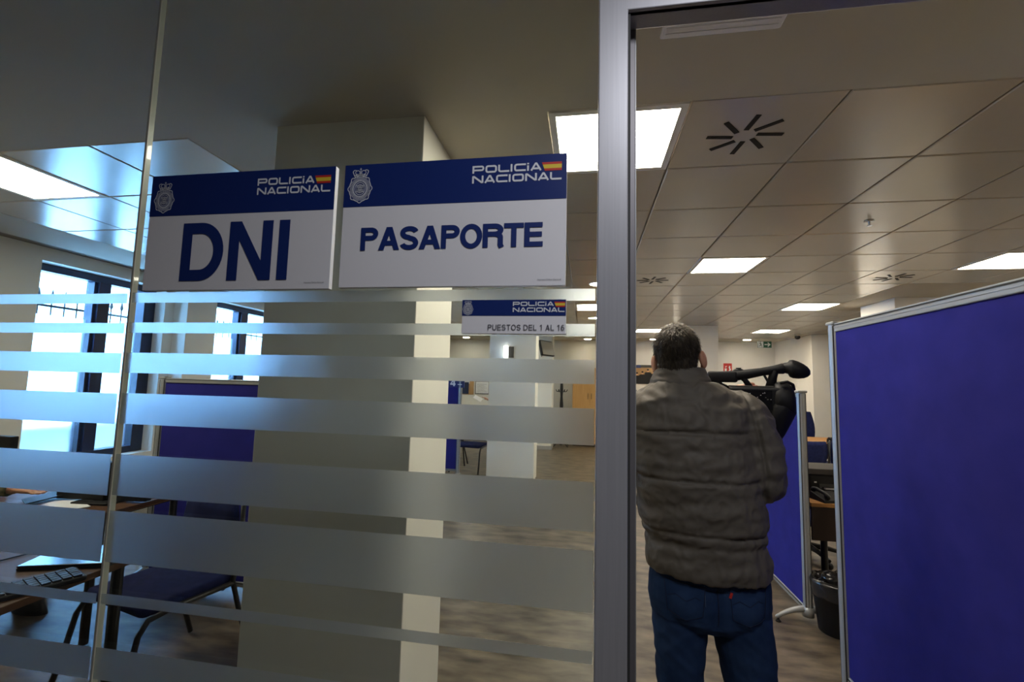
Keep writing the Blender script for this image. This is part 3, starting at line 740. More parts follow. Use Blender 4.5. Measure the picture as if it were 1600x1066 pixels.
q = MB().box(-3.84, -2.675, 2.208, 2.2145, .712, .7395).box(-2.680, -2.672, 2.21, 2.83, .712, .7395)
o = q.obj('edge_band', 'desk', bpy.data.objects['office_desk.003']); o.location = (3.255, -2.52, 0)
desk('white desk deep in the office behind the station 4 screen', (-2.6, 9.2, 0), 0, 1.9, .8, .74, 'board', 'greyplastic', False)

def visitor_chair():
    r = root('visitor_chair', 'x', 'chair')
    MB().rbox(-.235, .235, -.22, .22, .42, .475, .03).obj('seat', 'blueseat', r, smooth=True)
    mx = Matrix.Translation((0, -.235, .64)) @ Matrix.Rotation(math.radians(8), 4, 'X')
    q = MB(); rs = []
    for k in range(7):
        z = -.15 + .33 * k / 6; c = .03 * math.sin(PI * k / 6)
        w_ = .225 - .03 * abs(k / 3 - 1) ** 2
        rs.append([mx @ V((x * w_, y * (.022 if abs(x) < 1 else .012) + .03 * x * x - c * .3, z)) for x, y in ((-1, -1), (-.5, -1), (0, -1), (.5, -1), (1, -1), (1, 1), (.5, 1), (0, 1), (-.5, 1), (-1, 1))])
    q.rings(rs); q.obj('backrest', 'blueseat', r, smooth=True)
    for sx in (-1, 1):
        x = sx * .25
        MB().tube([(x * .92, -.245, .82), (x * .95, -.24, .6), (x, -.20, .44), (x, -.24, .30), (x * 1.02, -.33, .012)], .013, 10).obj('leg', 'blacktube', r, smooth=True)
        MB().tube([(x, -.20, .43), (x, .10, .43), (x, .20, .415), (x, .235, .36), (x * 1.02, .27, .18), (x * 1.04, .315, .012)], .013, 10).obj('leg', 'blacktube', r, smooth=True)
    MB().tube([(-.25, .1, .42), (.25, .1, .42)], .011, 8).tube([(-.25, -.15, .42), (.25, -.15, .42)], .011, 8).obj('crossbar', 'blacktube', r)
    return r
vc = visitor_chair(); used = False
VG = None
for x, y, a, l in ((-2.14, 2.12, 2.9, 'dark visitor chair with black tube legs low behind the DNI side glass'),
                   (-1.95, 7.75, 3.0, 'visitor chair with curved black legs beside the middle pillar'),
                   (-2.55, 8.2, 2.6, 'visitor chair behind the station 4 screen, farther from the pillar'),
                   (-2.55, 6.35, .3, 'visitor chair in front of the station 4 screen, mostly behind the near pillar'),
                   (3.05, 7.2, .15, 'dark blue visitor chair under the far honey desk, left one'),
                   (3.68, 7.42, -.1, 'dark blue visitor chair under the far honey desk, right one'),
                   (-2.78, 2.40, 3.3, 'dark visitor chair tucked at the desk in front of the left screen')):
    if l.startswith('dark visitor chair tucked'): continue
    place(vc, used, (x, y, 0), a, l, 'visitor chairs around the desks'); used = True

def office_chair(label, loc, rz, lift=0):
    r = root('office_chair', label, 'chair', loc, rz)
    MB().rbox(-.25, .25, -.24, .24, .45 + lift, .53 + lift, .04).obj('seat', 'blueseat', r, smooth=True)
    q = MB(); rs = []
    for k in range(9):
        t = k / 8; z = .62 + lift + .58 * t; w_ = .20 + .035 * math.sin(PI * min(1, t * 1.1)); w_ *= (1 if t < .9 else .93)
        y = -.27 - .05 * t + .03 * math.sin(PI * t)
        rs.append([V((x * w_, y + d * .03 + .035 * x * x, z)) for x, d in ((-1, -.5), (-.8, -1), (-.3, -1), (.3, -1), (.8, -1), (1, -.5), (1, .5), (.8, 1), (.3, 1), (-.3, 1), (-.8, 1), (-1, .5))])
    q.rings(rs); q.obj('backrest', 'blueseat', r, smooth=True)
    MB().tube([(0, -.05, .45 + lift), (0, -.26, .47 + lift), (0, -.32, .75 + lift)], .022, 8).obj('back_bar', 'black', r)
    MB().cyl((0, 0, .1), .028, .36 + lift, 14).obj('gas_column', 'black', r)
    b = MB()
    for k in range(5):
        a = 2 * PI * k / 5; b.tube([(0, 0, .11), (.15 * math.cos(a), .15 * math.sin(a), .10), (.29 * math.cos(a), .29 * math.sin(a), .07)], [.03, .022, .016], 8)
    b = b.obj('star_base', 'black', r)
    for k in range(5):
        a = 2 * PI * k / 5
        MB().ell((.29 * math.cos(a), .29 * math.sin(a), .03), (.028, .028, .03), n=12, m=8).obj('castor', 'black', r, smooth=True)
    for s in (-1, 1):
        MB().tube([(s * .25, .05, .49 + lift), (s * .29, .05, .55 + lift), (s * .29, .03, .69 + lift)], .014, 8).rbox(s * .29 - .03, s * .29 + .03, -.14, .13, .69 + lift, .715 + lift, .01).obj('armrest', 'black', r)
    return r
office_chair('dark blue office chair with tall backrest behind the far honey desk', (3.74, 8.78, 0), PI - .25, -.06)
office_chair('dark blue office chair at the printer desk beside the big screen', (2.02, 4.72, 0), PI + .5, -.1)

def monitor(label, loc, rz, w_=.52, h=.32, zc=.30):
    r = root('computer_monitor', label, 'monitor', loc, rz)
    MB().rbox(-w_ / 2, w_ / 2, -.02, .025, zc - h / 2, zc + h / 2, .01).obj('casing', 'black', r)
    MB().box(-w_ / 2 + .015, w_ / 2 - .015, .0255, .027, zc - h / 2 + .02, zc + h / 2 - .015).obj('screen', 'blackgloss', r)
    MB().box(-.03, .03, -.035, -.01, .01, zc).rbox(-.12, .12, -.10, .08, 0, .012, .02).obj('stand', 'black', r)
    return r
monitor('black monitor seen from behind on the left desk, beside the papers', (-2.93, 2.43, .74), .12, .58, .23, .125)
monitor('black monitor at the far left edge of the picture', (-3.76, 2.44, .74), 0, .18, .3, .21)

def printer(label, loc, rz, w_=.42, d=.36, h=.24):
    r = root('office_printer', label, 'printer', loc, rz)
    MB().rbox(-w_ / 2, w_ / 2, -d / 2, d / 2, 0, h * .8, .02).obj('body', 'black', r)
    q = MB(); q.rings([[V((-w_ / 2, -d / 2, h * .8)), V((w_ / 2, -d / 2, h * .8)), V((w_ / 2, d / 2, h * .8)), V((-w_ / 2, d / 2, h * .8))],
                       [V((-w_ / 2 + .01, -d / 2 + .02, h)), V((w_ / 2 - .01, -d / 2 + .02, h)), V((w_ / 2 - .01, d / 2 - .02, h)), V((-w_ / 2 + .01, d / 2 - .02, h))]])
    q.obj('lid', 'greyplastic', r, bevel=.006)
    MB().box(-w_ * .32, w_ * .32, -d / 2 - .004, -d / 2 + .05, h * .3, h * .48).obj('paper_slot', 'blackgloss', r)
    MB().box(-w_ * .25, w_ * .2, -d / 2 - .03, -d / 2 + .02, h * .30, h * .34).obj('paper', 'paper', r)
    for x in (-.16, .16): MB().box(x - .008, x + .008, -d / 2 - .003, -d / 2, h * .5, h * .55).obj('button', 'metalgrey', r)
    return r
printer('black printer with grey lid on the honey desk between the right screens', (1.86, 3.98, .74), .0, .42, .36, .20)
printer('black printer on the far honey desk at the right', (4.15, 7.8, .74), 0, .42, .34, .17)
r = root('desk_phone', 'black desk telephone on the front edge of the honey desk', 'telephone', (1.73, 3.68, .74), .2)
q = MB(); q.rings([[V((-.09, -.08, 0)), V((.09, -.08, 0)), V((.09, .08, 0)), V((-.09, .08, 0))], [V((-.085, -.075, .02)), V((.085, -.075, .02)), V((.085, .075, .055)), V((-.085, .075, .055))]])
q.obj('base', 'black', r, bevel=.004)
MB().tube([(-.06, -.07, .04), (-.06, -.05, .06), (-.06, .04, .075), (-.06, .07, .065)], [.02, .014, .014, .02], 10, round_ends=True).obj('handset', 'black', r, smooth=True)
r = tag(MB().box(-.105, .105, -.15, .15, 0, .004).obj('paper_sheet', 'paper', loc=(1.90, 3.64, .7405)), 'white papers lying right of the desk telephone', 'paper'); r.rotation_euler = (0, 0, .25)
r = root('desk_phone', 'black desk telephone on the far honey desk', 'telephone', (3.74, 7.66, .74), .1)
q = MB(); q.rings([[V((-.1, -.08, 0)), V((.1, -.08, 0)), V((.1, .08, 0)), V((-.1, .08, 0))], [V((-.095, -.075, .02)), V((.095, -.075, .02)), V((.095, .075, .06)), V((-.095, .075, .06))]]).obj('base', 'black', r)
MB().tube([(-.07, -.07, .04), (-.07, .0, .07), (-.07, .07, .065)], .016, 10).obj('handset', 'black', r)
# left desks' clutter
for x, y, a, l in ((-3.08, 2.33, .3, 'white paper beside the black monitor on the left desk'), (-2.98, 2.28, -.4, 'white paper overlapping the first on the left desk, nearer the monitor')):
    o = tag(MB().box(-.1, .1, -.07, .07, 0, .003).obj('paper_sheet', 'paper', loc=(x, y, .7405 if a > 0 else .744)), l, 'paper'); o.rotation_euler = (0, 0, a)
r = root('clipboard', 'dark clipboard with bright metal clip by the seated person\'s hand', 'clipboard', (-3.31, 2.28, .745), -.5)
mx = Matrix.Rotation(math.radians(9), 4, 'X')
MB().box(-.08, .08, 0, .22, .0, .006, mx).obj('board', 'black', r); MB().rbox(-.05, .05, .19, .225, .006, .024, .006, mx).obj('clip', 'metalgrey', r)
r = root('laptop', 'closed black laptop on the brown foreground desk beside the cable', 'laptop', (-2.10, 1.68, .74), .35)
MB().rbox(-.16, .16, -.11, .11, 0, .012, .008).obj('base', 'black', r); MB().rbox(-.16, .16, -.11, .11, .0125, .020, .008).obj('lid', 'blackgloss', r)
r = root('keyboard', 'dark computer keyboard on the corner of the brown left foreground desk', 'keyboard', (-2.02, 1.36, .74), 1.15)
MB().rbox(-.21, .21, -.07, .07, 0, .018, .008).obj('case', 'black', r)
for row in range(5):
    q = MB()
    for k in range(14): q.box(-.198 + k * .0285, -.174 + k * .0285, -.06 + row * .024, -.04 + row * .024, .018, .024)
    q.obj('key_row', 'black', r)
tag(MB().tube([(-2.42, 1.8, .7445), (-2.36, 1.7, .7445), (-2.40, 1.5, .7445), (-2.26, 1.40, .7445)], .003, 6).obj('cable', 'black'), 'thin black cable lying across the brown foreground desk', 'cable')
tag(MB().tube([(3.0, 4.1, .48), (2.6, 4.15, .42), (2.2, 4.1, .47), (1.8, 3.95, .46), (1.72, 3.9, .58), (1.75, 4.1, .70)], .004, 6).obj('cable', 'black'), 'black cable hanging loose under the honey desk', 'cable')

# waste bin with bag
r = root('waste_bin', 'black waste bin lined with a black bag below the honey desk', 'bin', (1.60, 3.34, 0))
MB().lathe([(.105, 0), (.11, .005), (.140, .30), (.144, .305), (.138, .30), (.106, .01)], 28).obj('bucket', 'black', r, smooth=True)
q = MB(); rs = []
for rr_, z in ((.142, .22), (.149, .27), (.152, .305), (.142, .328), (.130, .322), (.122, .29), (.06, .32), (.02, .31)):
    rs.append([V(((rr_ + .007 * noise.noise(V((math.cos(a) * 4, math.sin(a) * 4, z * 30)))) * math.cos(a), (rr_ + .007 * noise.noise(V((math.cos(a) * 4, math.sin(a) * 4, z * 30)))) * math.sin(a), z + .018 * noise.noise(V((math.cos(a) * 3, math.sin(a) * 3, rr_ * 40))))) for a in [2 * PI * k / 48 for k in range(48)]])
q.rings(rs, cap=False); q.obj('bin_bag', 'binbag', r, smooth=True)
q = MB(); q.ell((-.02, 0, .33), (.07, .06, .035)); q.ell((.035, .02, .335), (.045, .05, .03))
o = q.obj('crumpled_bag', 'binbag', r, smooth=True)
for v in o.data.vertices: v.co += V((.012, .012, .014)) * noise.noise(v.co * 45)

# ------------------------------------------------------------------ people
def remeshed(name, mb, voxel, smooth=2, fn=None):
    bmesh.ops.recalc_face_normals(mb.bm, faces=mb.bm.faces)
    me = bpy.data.meshes.new('tmp'); mb.bm.to_mesh(me); mb.bm.free()
    o = bpy.data.objects.new('tmp', me); COL.objects.link(o)
    md = o.modifiers.new('r', 'REMESH'); md.mode = 'VOXEL'; md.voxel_size = voxel; md.adaptivity = 0
    s = o.modifiers.new('s', 'SMOOTH'); s.iterations = smooth; s.factor = .5
    bpy.context.view_layer.update()
    out = bpy.data.meshes.new_from_object(o.evaluated_get(bpy.context.evaluated_depsgraph_get()))
    bpy.data.objects.remove(o); out.name = name
    if fn:
        nr = [v.normal.copy() for v in out.vertices]
        for v, n in zip(out.vertices, nr): v.co = fn(v.co, n)
    for p in out.polygons: p.use_smooth = True
    return out

def hand(mb, wrist, fwd, up, side, curl=.6, s=1.0, spread=.0):
    """palm from wrist along fwd; up = back of the hand; side = thumb side; fingers curl towards -up"""
    W, F, U, S = V(wrist), V(fwd).normalized(), V(up).normalized(), V(side).normalized()
    mb.tube([W - F * .03, W + F * .01, W + F * .045 * s, W + F * .085 * s], [.025 * s, .028 * s, .036 * s, .036 * s], 14, round_ends=True, flat=.55 if abs(U.z) > .0 else 1)
    for k, (o, l, rr) in enumerate(((.030, .072, .0085), (.010, .080, .009), (-.011, .074, .0085), (-.031, .060, .0075))):
        p = W + F * .080 * s + S * o * s; d = F.copy(); pts = [p - F * .01]; 
        d = (F + S * o * spread).normalized()
        for j, seg in enumerate((.42, .33, .25)):
            pts.append(p.copy()); p = p + d * l * seg * s
            d = (Matrix.Rotation(0, 3, 'X') @ d); c = curl * (1.05 if j else .9) + .05 * k
            d = (d * math.cos(c) - U * math.sin(c) if j == 0 else (d * math.cos(c) + (d.cross(S)).normalized() * math.sin(c) * (1 if d.cross(S).dot(U) < 0 or j else -1)))
            d.normalize()
        pts.append(p)
        mb.tube(pts, [rr * s, rr * s, rr * s * .95, rr * s * .9, rr * s * .8], 8, round_ends=True)
    p = W + F * .02 * s + S * .03 * s
    mb.tube([p, p + (F * .6 + S * .8).normalized() * .035 * s, p + (F * .6 + S * .8).normalized() * .035 * s + (F * .9 + S * .15 - U * .3).normalized() * .03 * s,
             p + (F * .6 + S * .8).normalized() * .035 * s + (F * .9 + S * .15 - U * .4).normalized() * .055 * s], [.014 * s, .012 * s, .0105 * s, .009 * s], 8, round_ends=True)

def head(mb, c, R):
    """skull, face, ears and nose; c = centre of the skull base, R = orientation, face to local +y"""
    P = lambda x, y, z: V(c) + R @ V((x, y, z))
    mb.ell(P(0, 0, .135), (.074, .094, .092), R, 24, 16)
    mb.ell(P(0, .030, .070), (.058, .064, .075), R, 20, 12)
    mb.ell(P(0, .055, .018), (.032, .030, .022), R, 14, 8)
    mb.tube([P(0, .088, .105), P(0, .104, .078), P(0, .106, .066)], [.008, .012, .014], 10, round_ends=True)
    mb.ell(P(0, .088, .036), (.024, .010, .010), R, 12, 8)
    mb.ell(P(0, .084, .125), (.05, .014, .010), R, 14, 8)
    for s in (-1, 1):
        Re = R @ Matrix.Rotation(s * -.45, 3, 'Z') @ Matrix.Rotation(.15, 3, 'X')
        mb.ell(P(s * .087, -.007, .093), (.011, .021, .034), Re, 14, 10)
        mb.ell(P(s * .083, .0, .066), (.008, .011, .013), Re, 10, 8)
    return P

# --- the cameraman, back to us
PX_, PY_ = .43, 1.80
man = root('person', 'person seen from behind in olive grey padded jacket and jeans, shouldering a camcorder', 'person', (PX_, PY_, 0))
off = V((-PX_, -PY_, 0))
RH = Matrix.Rotation(math.radians(-7), 3, 'Y').to_3x3() @ Matrix.Rotation(math.radians(-14), 3, 'Z').to_3x3()
RH = Matrix.Rotation(math.radians(-6), 3, 'Y') @ Matrix.Rotation(math.radians(-16), 3, 'Z')
HC = V((.352, 1.79, 1.532))
b = MB()
b.loft([(.43, 1.79, .80, .14, .09), (.42, 1.79, 1.0, .15, .10), (.40, 1.79, 1.2, .17, .11), (.38, 1.79, 1.36, .18, .10), (.365, 1.79, 1.44, .14, .08), (.355, 1.785, 1.49, .07, .06)], 20)
b.tube([(.357, 1.775, 1.44), (.352, 1.775, 1.52), (.350, 1.785, 1.60)], [.066, .060, .056], 16)
PH = head(b, HC, RH)
for pts, rad in (([(.52, 1.79, 1.41), (.60, 1.78, 1.34), (.615, 1.82, 1.20), (.640, 1.95, 1.235), (.685, 2.045, 1.37), (.70, 2.065, 1.41)], [.05, .05, .045, .042, .030, .026]),
                 ([(.24, 1.80, 1.41), (.17, 1.84, 1.34), (.19, 2.02, 1.20), (.40, 2.20, 1.34), (.60, 2.19, 1.50)], [.05, .05, .045, .04, .027])):
    b.tube(pts, rad, 12, round_ends=True)
for x0, x1 in ((.345, .335), (.52, .57)):
    b.tube([(x0, 1.79, .82), (x0, 1.79, .7), ((x0 + x1) / 2, 1.785, .48), (x1, 1.80, .12), (x1, 1.80, .06)], [.07, .07, .05, .035, .035], 12)
hand(b, (.70, 2.068, 1.415), (.15, .0, 1), (.9, .35, 0), (-.3, .6, .2), .8)
hand(b, (.605, 2.185, 1.505), (.75, -.62, .28), (.1, .35, .9), (-.4, -.8, .2), .75)
for v in b.bm.verts: v.co += off
body = remeshed('body', b, .0042, 2)
body = link('body', body, 'skin', man)
for s in (-1, 1):
    MB().ell(PH(s * .03, .086, .105) + off, (.011, .009, .009), n=12, m=8).obj('eye', 'eye', man, smooth=True)
# hair
b = MB()
b.ell(PH(0, -.008, .142), (.0800, .1000, .0935), RH, 28, 18)
b.ell(PH(0, -.040, .085), (.066, .055, .080), RH, 24, 14)
b.ell(PH(0, -.048, .035), (.052, .034, .05), RH, 20, 12)
for v in b.bm.verts: v.co += off
hm = remeshed('hair', b, .004, 3, lambda c, n: c + n * (.0035 * noise.noise(V((c.x * 110, c.y * 110, c.z * 30))) + .002 * noise.noise(V((c.x * 260, c.y * 260, c.z * 60)))))
hairbm = bmesh.new(); hairbm.from_mesh(hm); bvh = BVHTree.FromBMesh(hairbm); hairbm.free()
hair = link('hair', hm, 'hair', man)
cr = PH(.0, -.045, .235) + off; hc = PH(0, -.01, .13) + off
st = MB()
for k in range(5200):
    d = V((random.gauss(0, 1), random.gauss(-.35, 1), random.gauss(.35, .9))).normalized()
    hit = bvh.ray_cast(hc + d * .3, -d)
    if hit[0] is None: continue
    p, n = hit[0], hit[1]
    fl = (p - cr); fl = fl - n * fl.dot(n)
    if fl.length < 1e-4: continue
    fl = (fl.normalized() + V((random.gauss(0, .22), random.gauss(0, .22), random.gauss(0, .1)))).normalized()
    sd = fl.cross(n).normalized() * random.uniform(.0004, .0008)
    l = random.uniform(.010, .022)
    q1 = p + n * .001; q2 = p + fl * l * .5 + n * .0045; q3 = p + fl * l + n * .0015
    st.mi = 1 if (p.z > cr.z - .05 and random.random() < .65) or random.random() < .015 else 0
    st.quad([q1 - sd, q1 + sd, q2 + sd * .8, q2 - sd * .8]); st.quad([q2 - sd * .8, q2 + sd * .8, q3 + sd * .1, q3 - sd * .1])
st.obj('hair_strands', ['hair', 'hairlight'], hair, fixn=False)

# jacket
def seam(z, z0, w_, dp): return dp * math.exp(-((z - z0) / w_) ** 2)
b = MB(); secs = []
KEY = [(.872, .436, .196, .145), (.885, .4345, .207, .152), (.93, .434, .212, .158), (.985, .428, .206, .156), (1.03, .418, .212, .160), (1.10, .410, .218, .168), (1.20, .398, .212, .172),
       (1.30, .384, .212, .166), (1.38, .372, .212, .152), (1.43, .372, .218, .146), (1.46, .368, .212, .138), (1.49, .364, .198, .124), (1.512, .360, .172, .112), (1.53, .356, .140, .102), (1.542, .353, .115, .094), (1.551, .352, .09, .085)]
def key(z):
    for a, c in zip(KEY, KEY[1:]):
        if a[0] <= z <= c[0]:
            t = (z - a[0]) / (c[0] - a[0]); return [a[i] + (c[i] - a[i]) * t for i in (1, 2, 3)]
    return KEY[-1][1:]
z = .884
while z <= 1.5501:
    cx_, hx, hy = key(z); pf = -(seam(z, 1.374, .0065, .012) + seam(z, 1.213, .0065, .012) + seam(z, 1.034, .0065, .013) + seam(z, .996, .012, .008)) + .002 * math.sin((z - .872) * 40)
    secs.append((cx_, 1.782 + (1.30 - z) * .02, z, hx + pf, hy + pf)); z += .006
b.loft(secs, 56, 2.35)
sp = [V(p) for p in ((.50, 1.785, 1.430), (.556, 1.780, 1.418), (.590, 1.765, 1.360), (.604, 1.755, 1.285), (.612, 1.760, 1.220), (.612, 1.80, 1.188), (.624, 1.88, 1.200), (.648, 1.95, 1.245), (.675, 2.02, 1.32), (.685, 2.05, 1.37))]
sr = [.095, .092, .086, .080, .078, .076, .070, .062, .050, .043]
def fine(pts, rad, m=8):
    P, Rr = [], []
    for i in range(len(pts) - 1):
        p0, p1, p2, p3 = pts[max(i - 1, 0)], pts[i], pts[i + 1], pts[min(i + 2, len(pts) - 1)]
        for k in range(m):
            t = k / m; P.append(.5 * ((2 * p1) + (-p0 + p2) * t + (2 * p0 - 5 * p1 + 4 * p2 - p3) * t * t + (-p0 + 3 * p1 - 3 * p2 + p3) * t ** 3)); Rr.append(rad[i] + (rad[i + 1] - rad[i]) * t)
    return P + [pts[-1]], Rr + [rad[-1]]
P1, R1 = fine(sp, sr)
R1 = [r_ - .008 * math.exp(-(((i - 20) / 1.3) ** 2)) - .008 * math.exp(-(((i - 38) / 1.3) ** 2)) - .008 * math.exp(-(((i - 55) / 1.3) ** 2)) for i, r_ in enumerate(R1)]
b.tube(P1, R1, 24)
P2, R2 = fine([V(p) for p in ((.25, 1.79, 1.425), (.19, 1.80, 1.39), (.155, 1.85, 1.30), (.165, 1.96, 1.20), (.24, 2.08, 1.22), (.40, 2.20, 1.34), (.55, 2.20, 1.45))], [.092, .09, .082, .076, .07, .058, .044])
b.tube(P2, R2, 24)
for v in b.bm.verts: v.co += off
def wrinkle(c, n):
    x, y, z = c.x + PX_, c.y + PY_, c.z
    f = 0
    f += .0075 * noise.noise(V((x * 6, y * 6, z * 20)))
    f += .0065 * noise.noise(V((x * 11 + z * 16, y * 10, z * 30 - x * 8)))
    f += .0024 * (1 - abs(noise.noise(V((x * 24 - z * 18, y * 20, z * 20 + x * 22)))) * 3)
    xs_ = .545 + .058 * min(1, max(0, (1.53 - z) / .30)) ** .6
    if y < 1.78 and z > 1.13: f -= .012 * math.exp(-((x - xs_) / .007) ** 2)
    if x > .52: f += .005 * noise.noise(V((x * 22, y * 18, z * 13 + x * 22)))
    if z > 1.38: f += .005 * noise.noise(V((x * 26 + z * 14, y * 10, z * 12)))
    if z < .99: f += .003 * noise.noise(V((x * 30, y * 20, z * 18)))
    return c + n * f
jm = remeshed('jacket', b, .0052, 1, wrinkle)
jacket = link('jacket', jm, 'jacket', man)
# standing collar: closed wall leaning outwards
b = MB(); rs = []
def cring(z, hx, hy, cx_, cy_, dz, lean=0):
    out = []
    for k in range(56):
        a = 2 * PI * k / 56; q = V((cx_ + hx * math.cos(a), cy_ + hy * math.sin(a), z + dz * (math.cos(a)) * 1.0 - .030 * max(0, math.sin(a))))
        w_ = .003 * noise.noise(V((math.cos(a) * 3, math.sin(a) * 3, z * 30)))
        out.append(q + V((math.cos(a), math.sin(a), 0)) * w_)
    return out
for z, hx, hy, ax, dz in ((1.515, .128, .108, .352, -.004), (1.535, .116, .102, .351, -.004), (1.552, .109, .098, .349, -.003), (1.572, .099, .092, .347, -.001), (1.590, .091, .087, .345, .002), (1.598, .088, .084, .344, .003),
                          (1.600, .083, .080, .344, .003), (1.590, .080, .078, .345, .002), (1.56, .082, .080, .348, 0), (1.52, .085, .085, .350, 0)):
    rs.append([p + off for p in cring(z, hx, hy, ax, 1.782, dz)])
vr = [[b.bm.verts.new(p) for p in r_] for r_ in rs]
for a_, c_ in zip(vr, vr[1:] + vr[:1]):
    for i in range(56): b._f([a_[i], a_[(i + 1) % 56], c_[(i + 1) % 56], c_[i]])
cm = remeshed('collar', b, .004, 1, lambda c, n: c + n * (.004 * noise.noise(V((c.x * 16, c.y * 16, c.z * 60))) + .003 * noise.noise(V((c.x * 30 + c.z * 40, c.y * 20, c.z * 50)))))
link('collar', cm, 'jacket', man)

# jeans
b = MB()
b.loft([(.437, 1.79, .70, .150, .10), (.436, 1.79, .735, .196, .125), (.436, 1.787, .79, .2065, .130), (.4365, 1.785, .84, .205, .126), (.437, 1.785, .90, .195, .118), (.437, 1.785, .92, .18, .11)], 36, 2.3)
LEG = ([(.345, 1.795, .80), (.342, 1.79, .72), (.338, 1.785, .62), (.336, 1.785, .52), (.335, 1.79, .40), (.333, 1.795, .25), (.332, 1.80, .09)], [.100, .100, .088, .080, .074, .070, .070])
LEG2 = ([(.528, 1.79, .80), (.540, 1.785, .72), (.556, 1.78, .62), (.568, 1.78, .52), (.574, 1.785, .40), (.580, 1.79, .25), (.585, 1.80, .09)], [.105, .104, .094, .084, .077, .072, .072])
for pts, rad in (LEG, LEG2):
    P_, R_ = fine([V(p) for p in pts], rad); b.tube(P_, R_, 24)
for x in (.36, .515): b.ell((x, 1.715, .795), (.082, .06, .080), n=20, m=12)
for v in b.bm.verts: v.co += off
def jw(c, n):
    x, y, z = c.x + PX_, c.y, c.z
    f = .003 * noise.noise(V((x * 12, y * 9, z * 26 + abs(x - .437) * 18)))
    if z < .76: f += .004 * noise.noise(V((x * 20, y * 12, z * 30 + x * 20)))
    if y < 0: f -= .010 * math.exp(-((x - .437) / .014) ** 2) * (1 if .73 < z < .86 else 0)
    return c + n * f
jnm = remeshed('jeans', b, .005, 1, jw)
jb = bmesh.new(); jb.from_mesh(jnm); jbvh = BVHTree.FromBMesh(jb); jb.free()
jeans = link('jeans', jnm, 'jeans', man)
def drape(pts, step=.006, o=.0008):
    out = []
    for (xa, za), (xb, zb) in zip(pts, pts[1:]):
        m = max(1, int(math.hypot(xb - xa, zb - za) / step))
        for k in range(m):
            t = k / m; h = jbvh.ray_cast(V((xa + (xb - xa) * t - PX_, -1, za + (zb - za) * t)), V((0, 1, 0)))
            if h[0]: out.append(h[0] + h[1] * o)
    return out
def pocket(cx_, s):
    zt, zb, hw = .868, .755, .062
    out = [(cx_ - hw * s, zt + .004), (cx_ - hw * .86 * s, zb + .018), (cx_, zb), (cx_ + hw * .86 * s, zb + .018), (cx_ + hw * s, zt - .002), (cx_ - hw * s, zt + .004)]
    q = MB(); q.tube(drape(out), .0013, 5); q.obj('back_pocket', 'stitch', jeans)
    q = MB(); q.tube(drape([(cx_ - hw * .86, .822), (cx_ - .03, .832), (cx_, .818), (cx_ + .03, .832), (cx_ + hw * .86, .822)], .005), .0011, 5); q.obj('pocket_stitching', 'stitch', jeans)
pocket(.335, 1); pocket(.535, 1)
MB().tube(drape([(.437, .90), (.438, .84), (.440, .76), (.438, .74)]), .0018, 5).obj('seat_seam', 'stitch', jeans)
MB().tube(drape([(.25, .875), (.34, .868), (.437, .850), (.53, .868), (.62, .875)]), .0011, 5).obj('yoke_seam', 'stitch', jeans)
MB().tube(drape([(.395, .90), (.397, .80)]), .0010, 5).obj('belt_loop', 'stitchlight', jeans)
h = jbvh.ray_cast(V((.4765 - PX_, -1, .85)), V((0, 1, 0)))
MB().box(-.004, .004, -.003, .0, -.009, .009, Matrix.Translation(h[0]) @ Matrix.Rotation(.3, 4, 'Y')).obj('red_tab', 'red', jeans)
for x, s in ((.332, -1), (.585, 1)):
    q = MB(); q.loft([(x - PX_, .05, 0, .048, .135), (x - PX_, .05, .02, .050, .140), (x - PX_, .045, .045, .046, .13), (x - PX_, .02, .075, .042, .09), (x - PX_, .005, .11, .040, .055), (x - PX_, 0, .13, .038, .05)], 24, 2.4)
    q.obj('shoe', 'shoe', man, smooth=True)

# --- camcorder in his right hand
cm_ = root('camcorder', 'black professional camcorder with big eyecup held at the cameraman\'s right shoulder', 'video camera', (.715, 2.02, 1.43), math.radians(-14))
b = MB().rbox(-.125, .085, -.055, .055, .005, .106, .014); b.obj('body', 'black', cm_, smooth=False)
q = MB(); q.rings([[V((x, yy * ry, zc_ + zz * rz_)) for yy, zz in [(math.cos(t), math.sin(t)) for t in [2 * PI * k / 28 for k in range(28)]]] for x, ry, rz_, zc_ in
        ((.035, .05, .045, .06), (.045, .064, .068, .058), (.06, .068, .076, .056), (.09, .066, .074, .053), (.106, .058, .064, .050), (.112, .045, .05, .047))])
q.obj('battery_back', 'black', cm_, smooth=True)
q = MB(); q.tube([(.07, -.02, .02), (.055, -.02, -.03), (.045, -.01, -.075), (.035, 0, -.12)], [.055, .047, .036, .020], 18, round_ends=True, flat=.8); q.obj('hand_strap', 'black', cm_, smooth=True)
MB().box(-.12, .03, -.058, -.055, .018, .095).obj('side_panel', 'blackgloss', cm_)
q = MB()
random.seed(3)
for k in range(16): q.ell((random.uniform(-.05, .025), -.0595, random.uniform(.03, .09)), (.0022, .0015, .0018), n=8, m=5)
q.obj('buttons', 'metalgrey', cm_)
MB().box(-.125, .04, -.04, .03, .106, .112).obj('top_plate', 'greyplastic', cm_, bevel=.002)
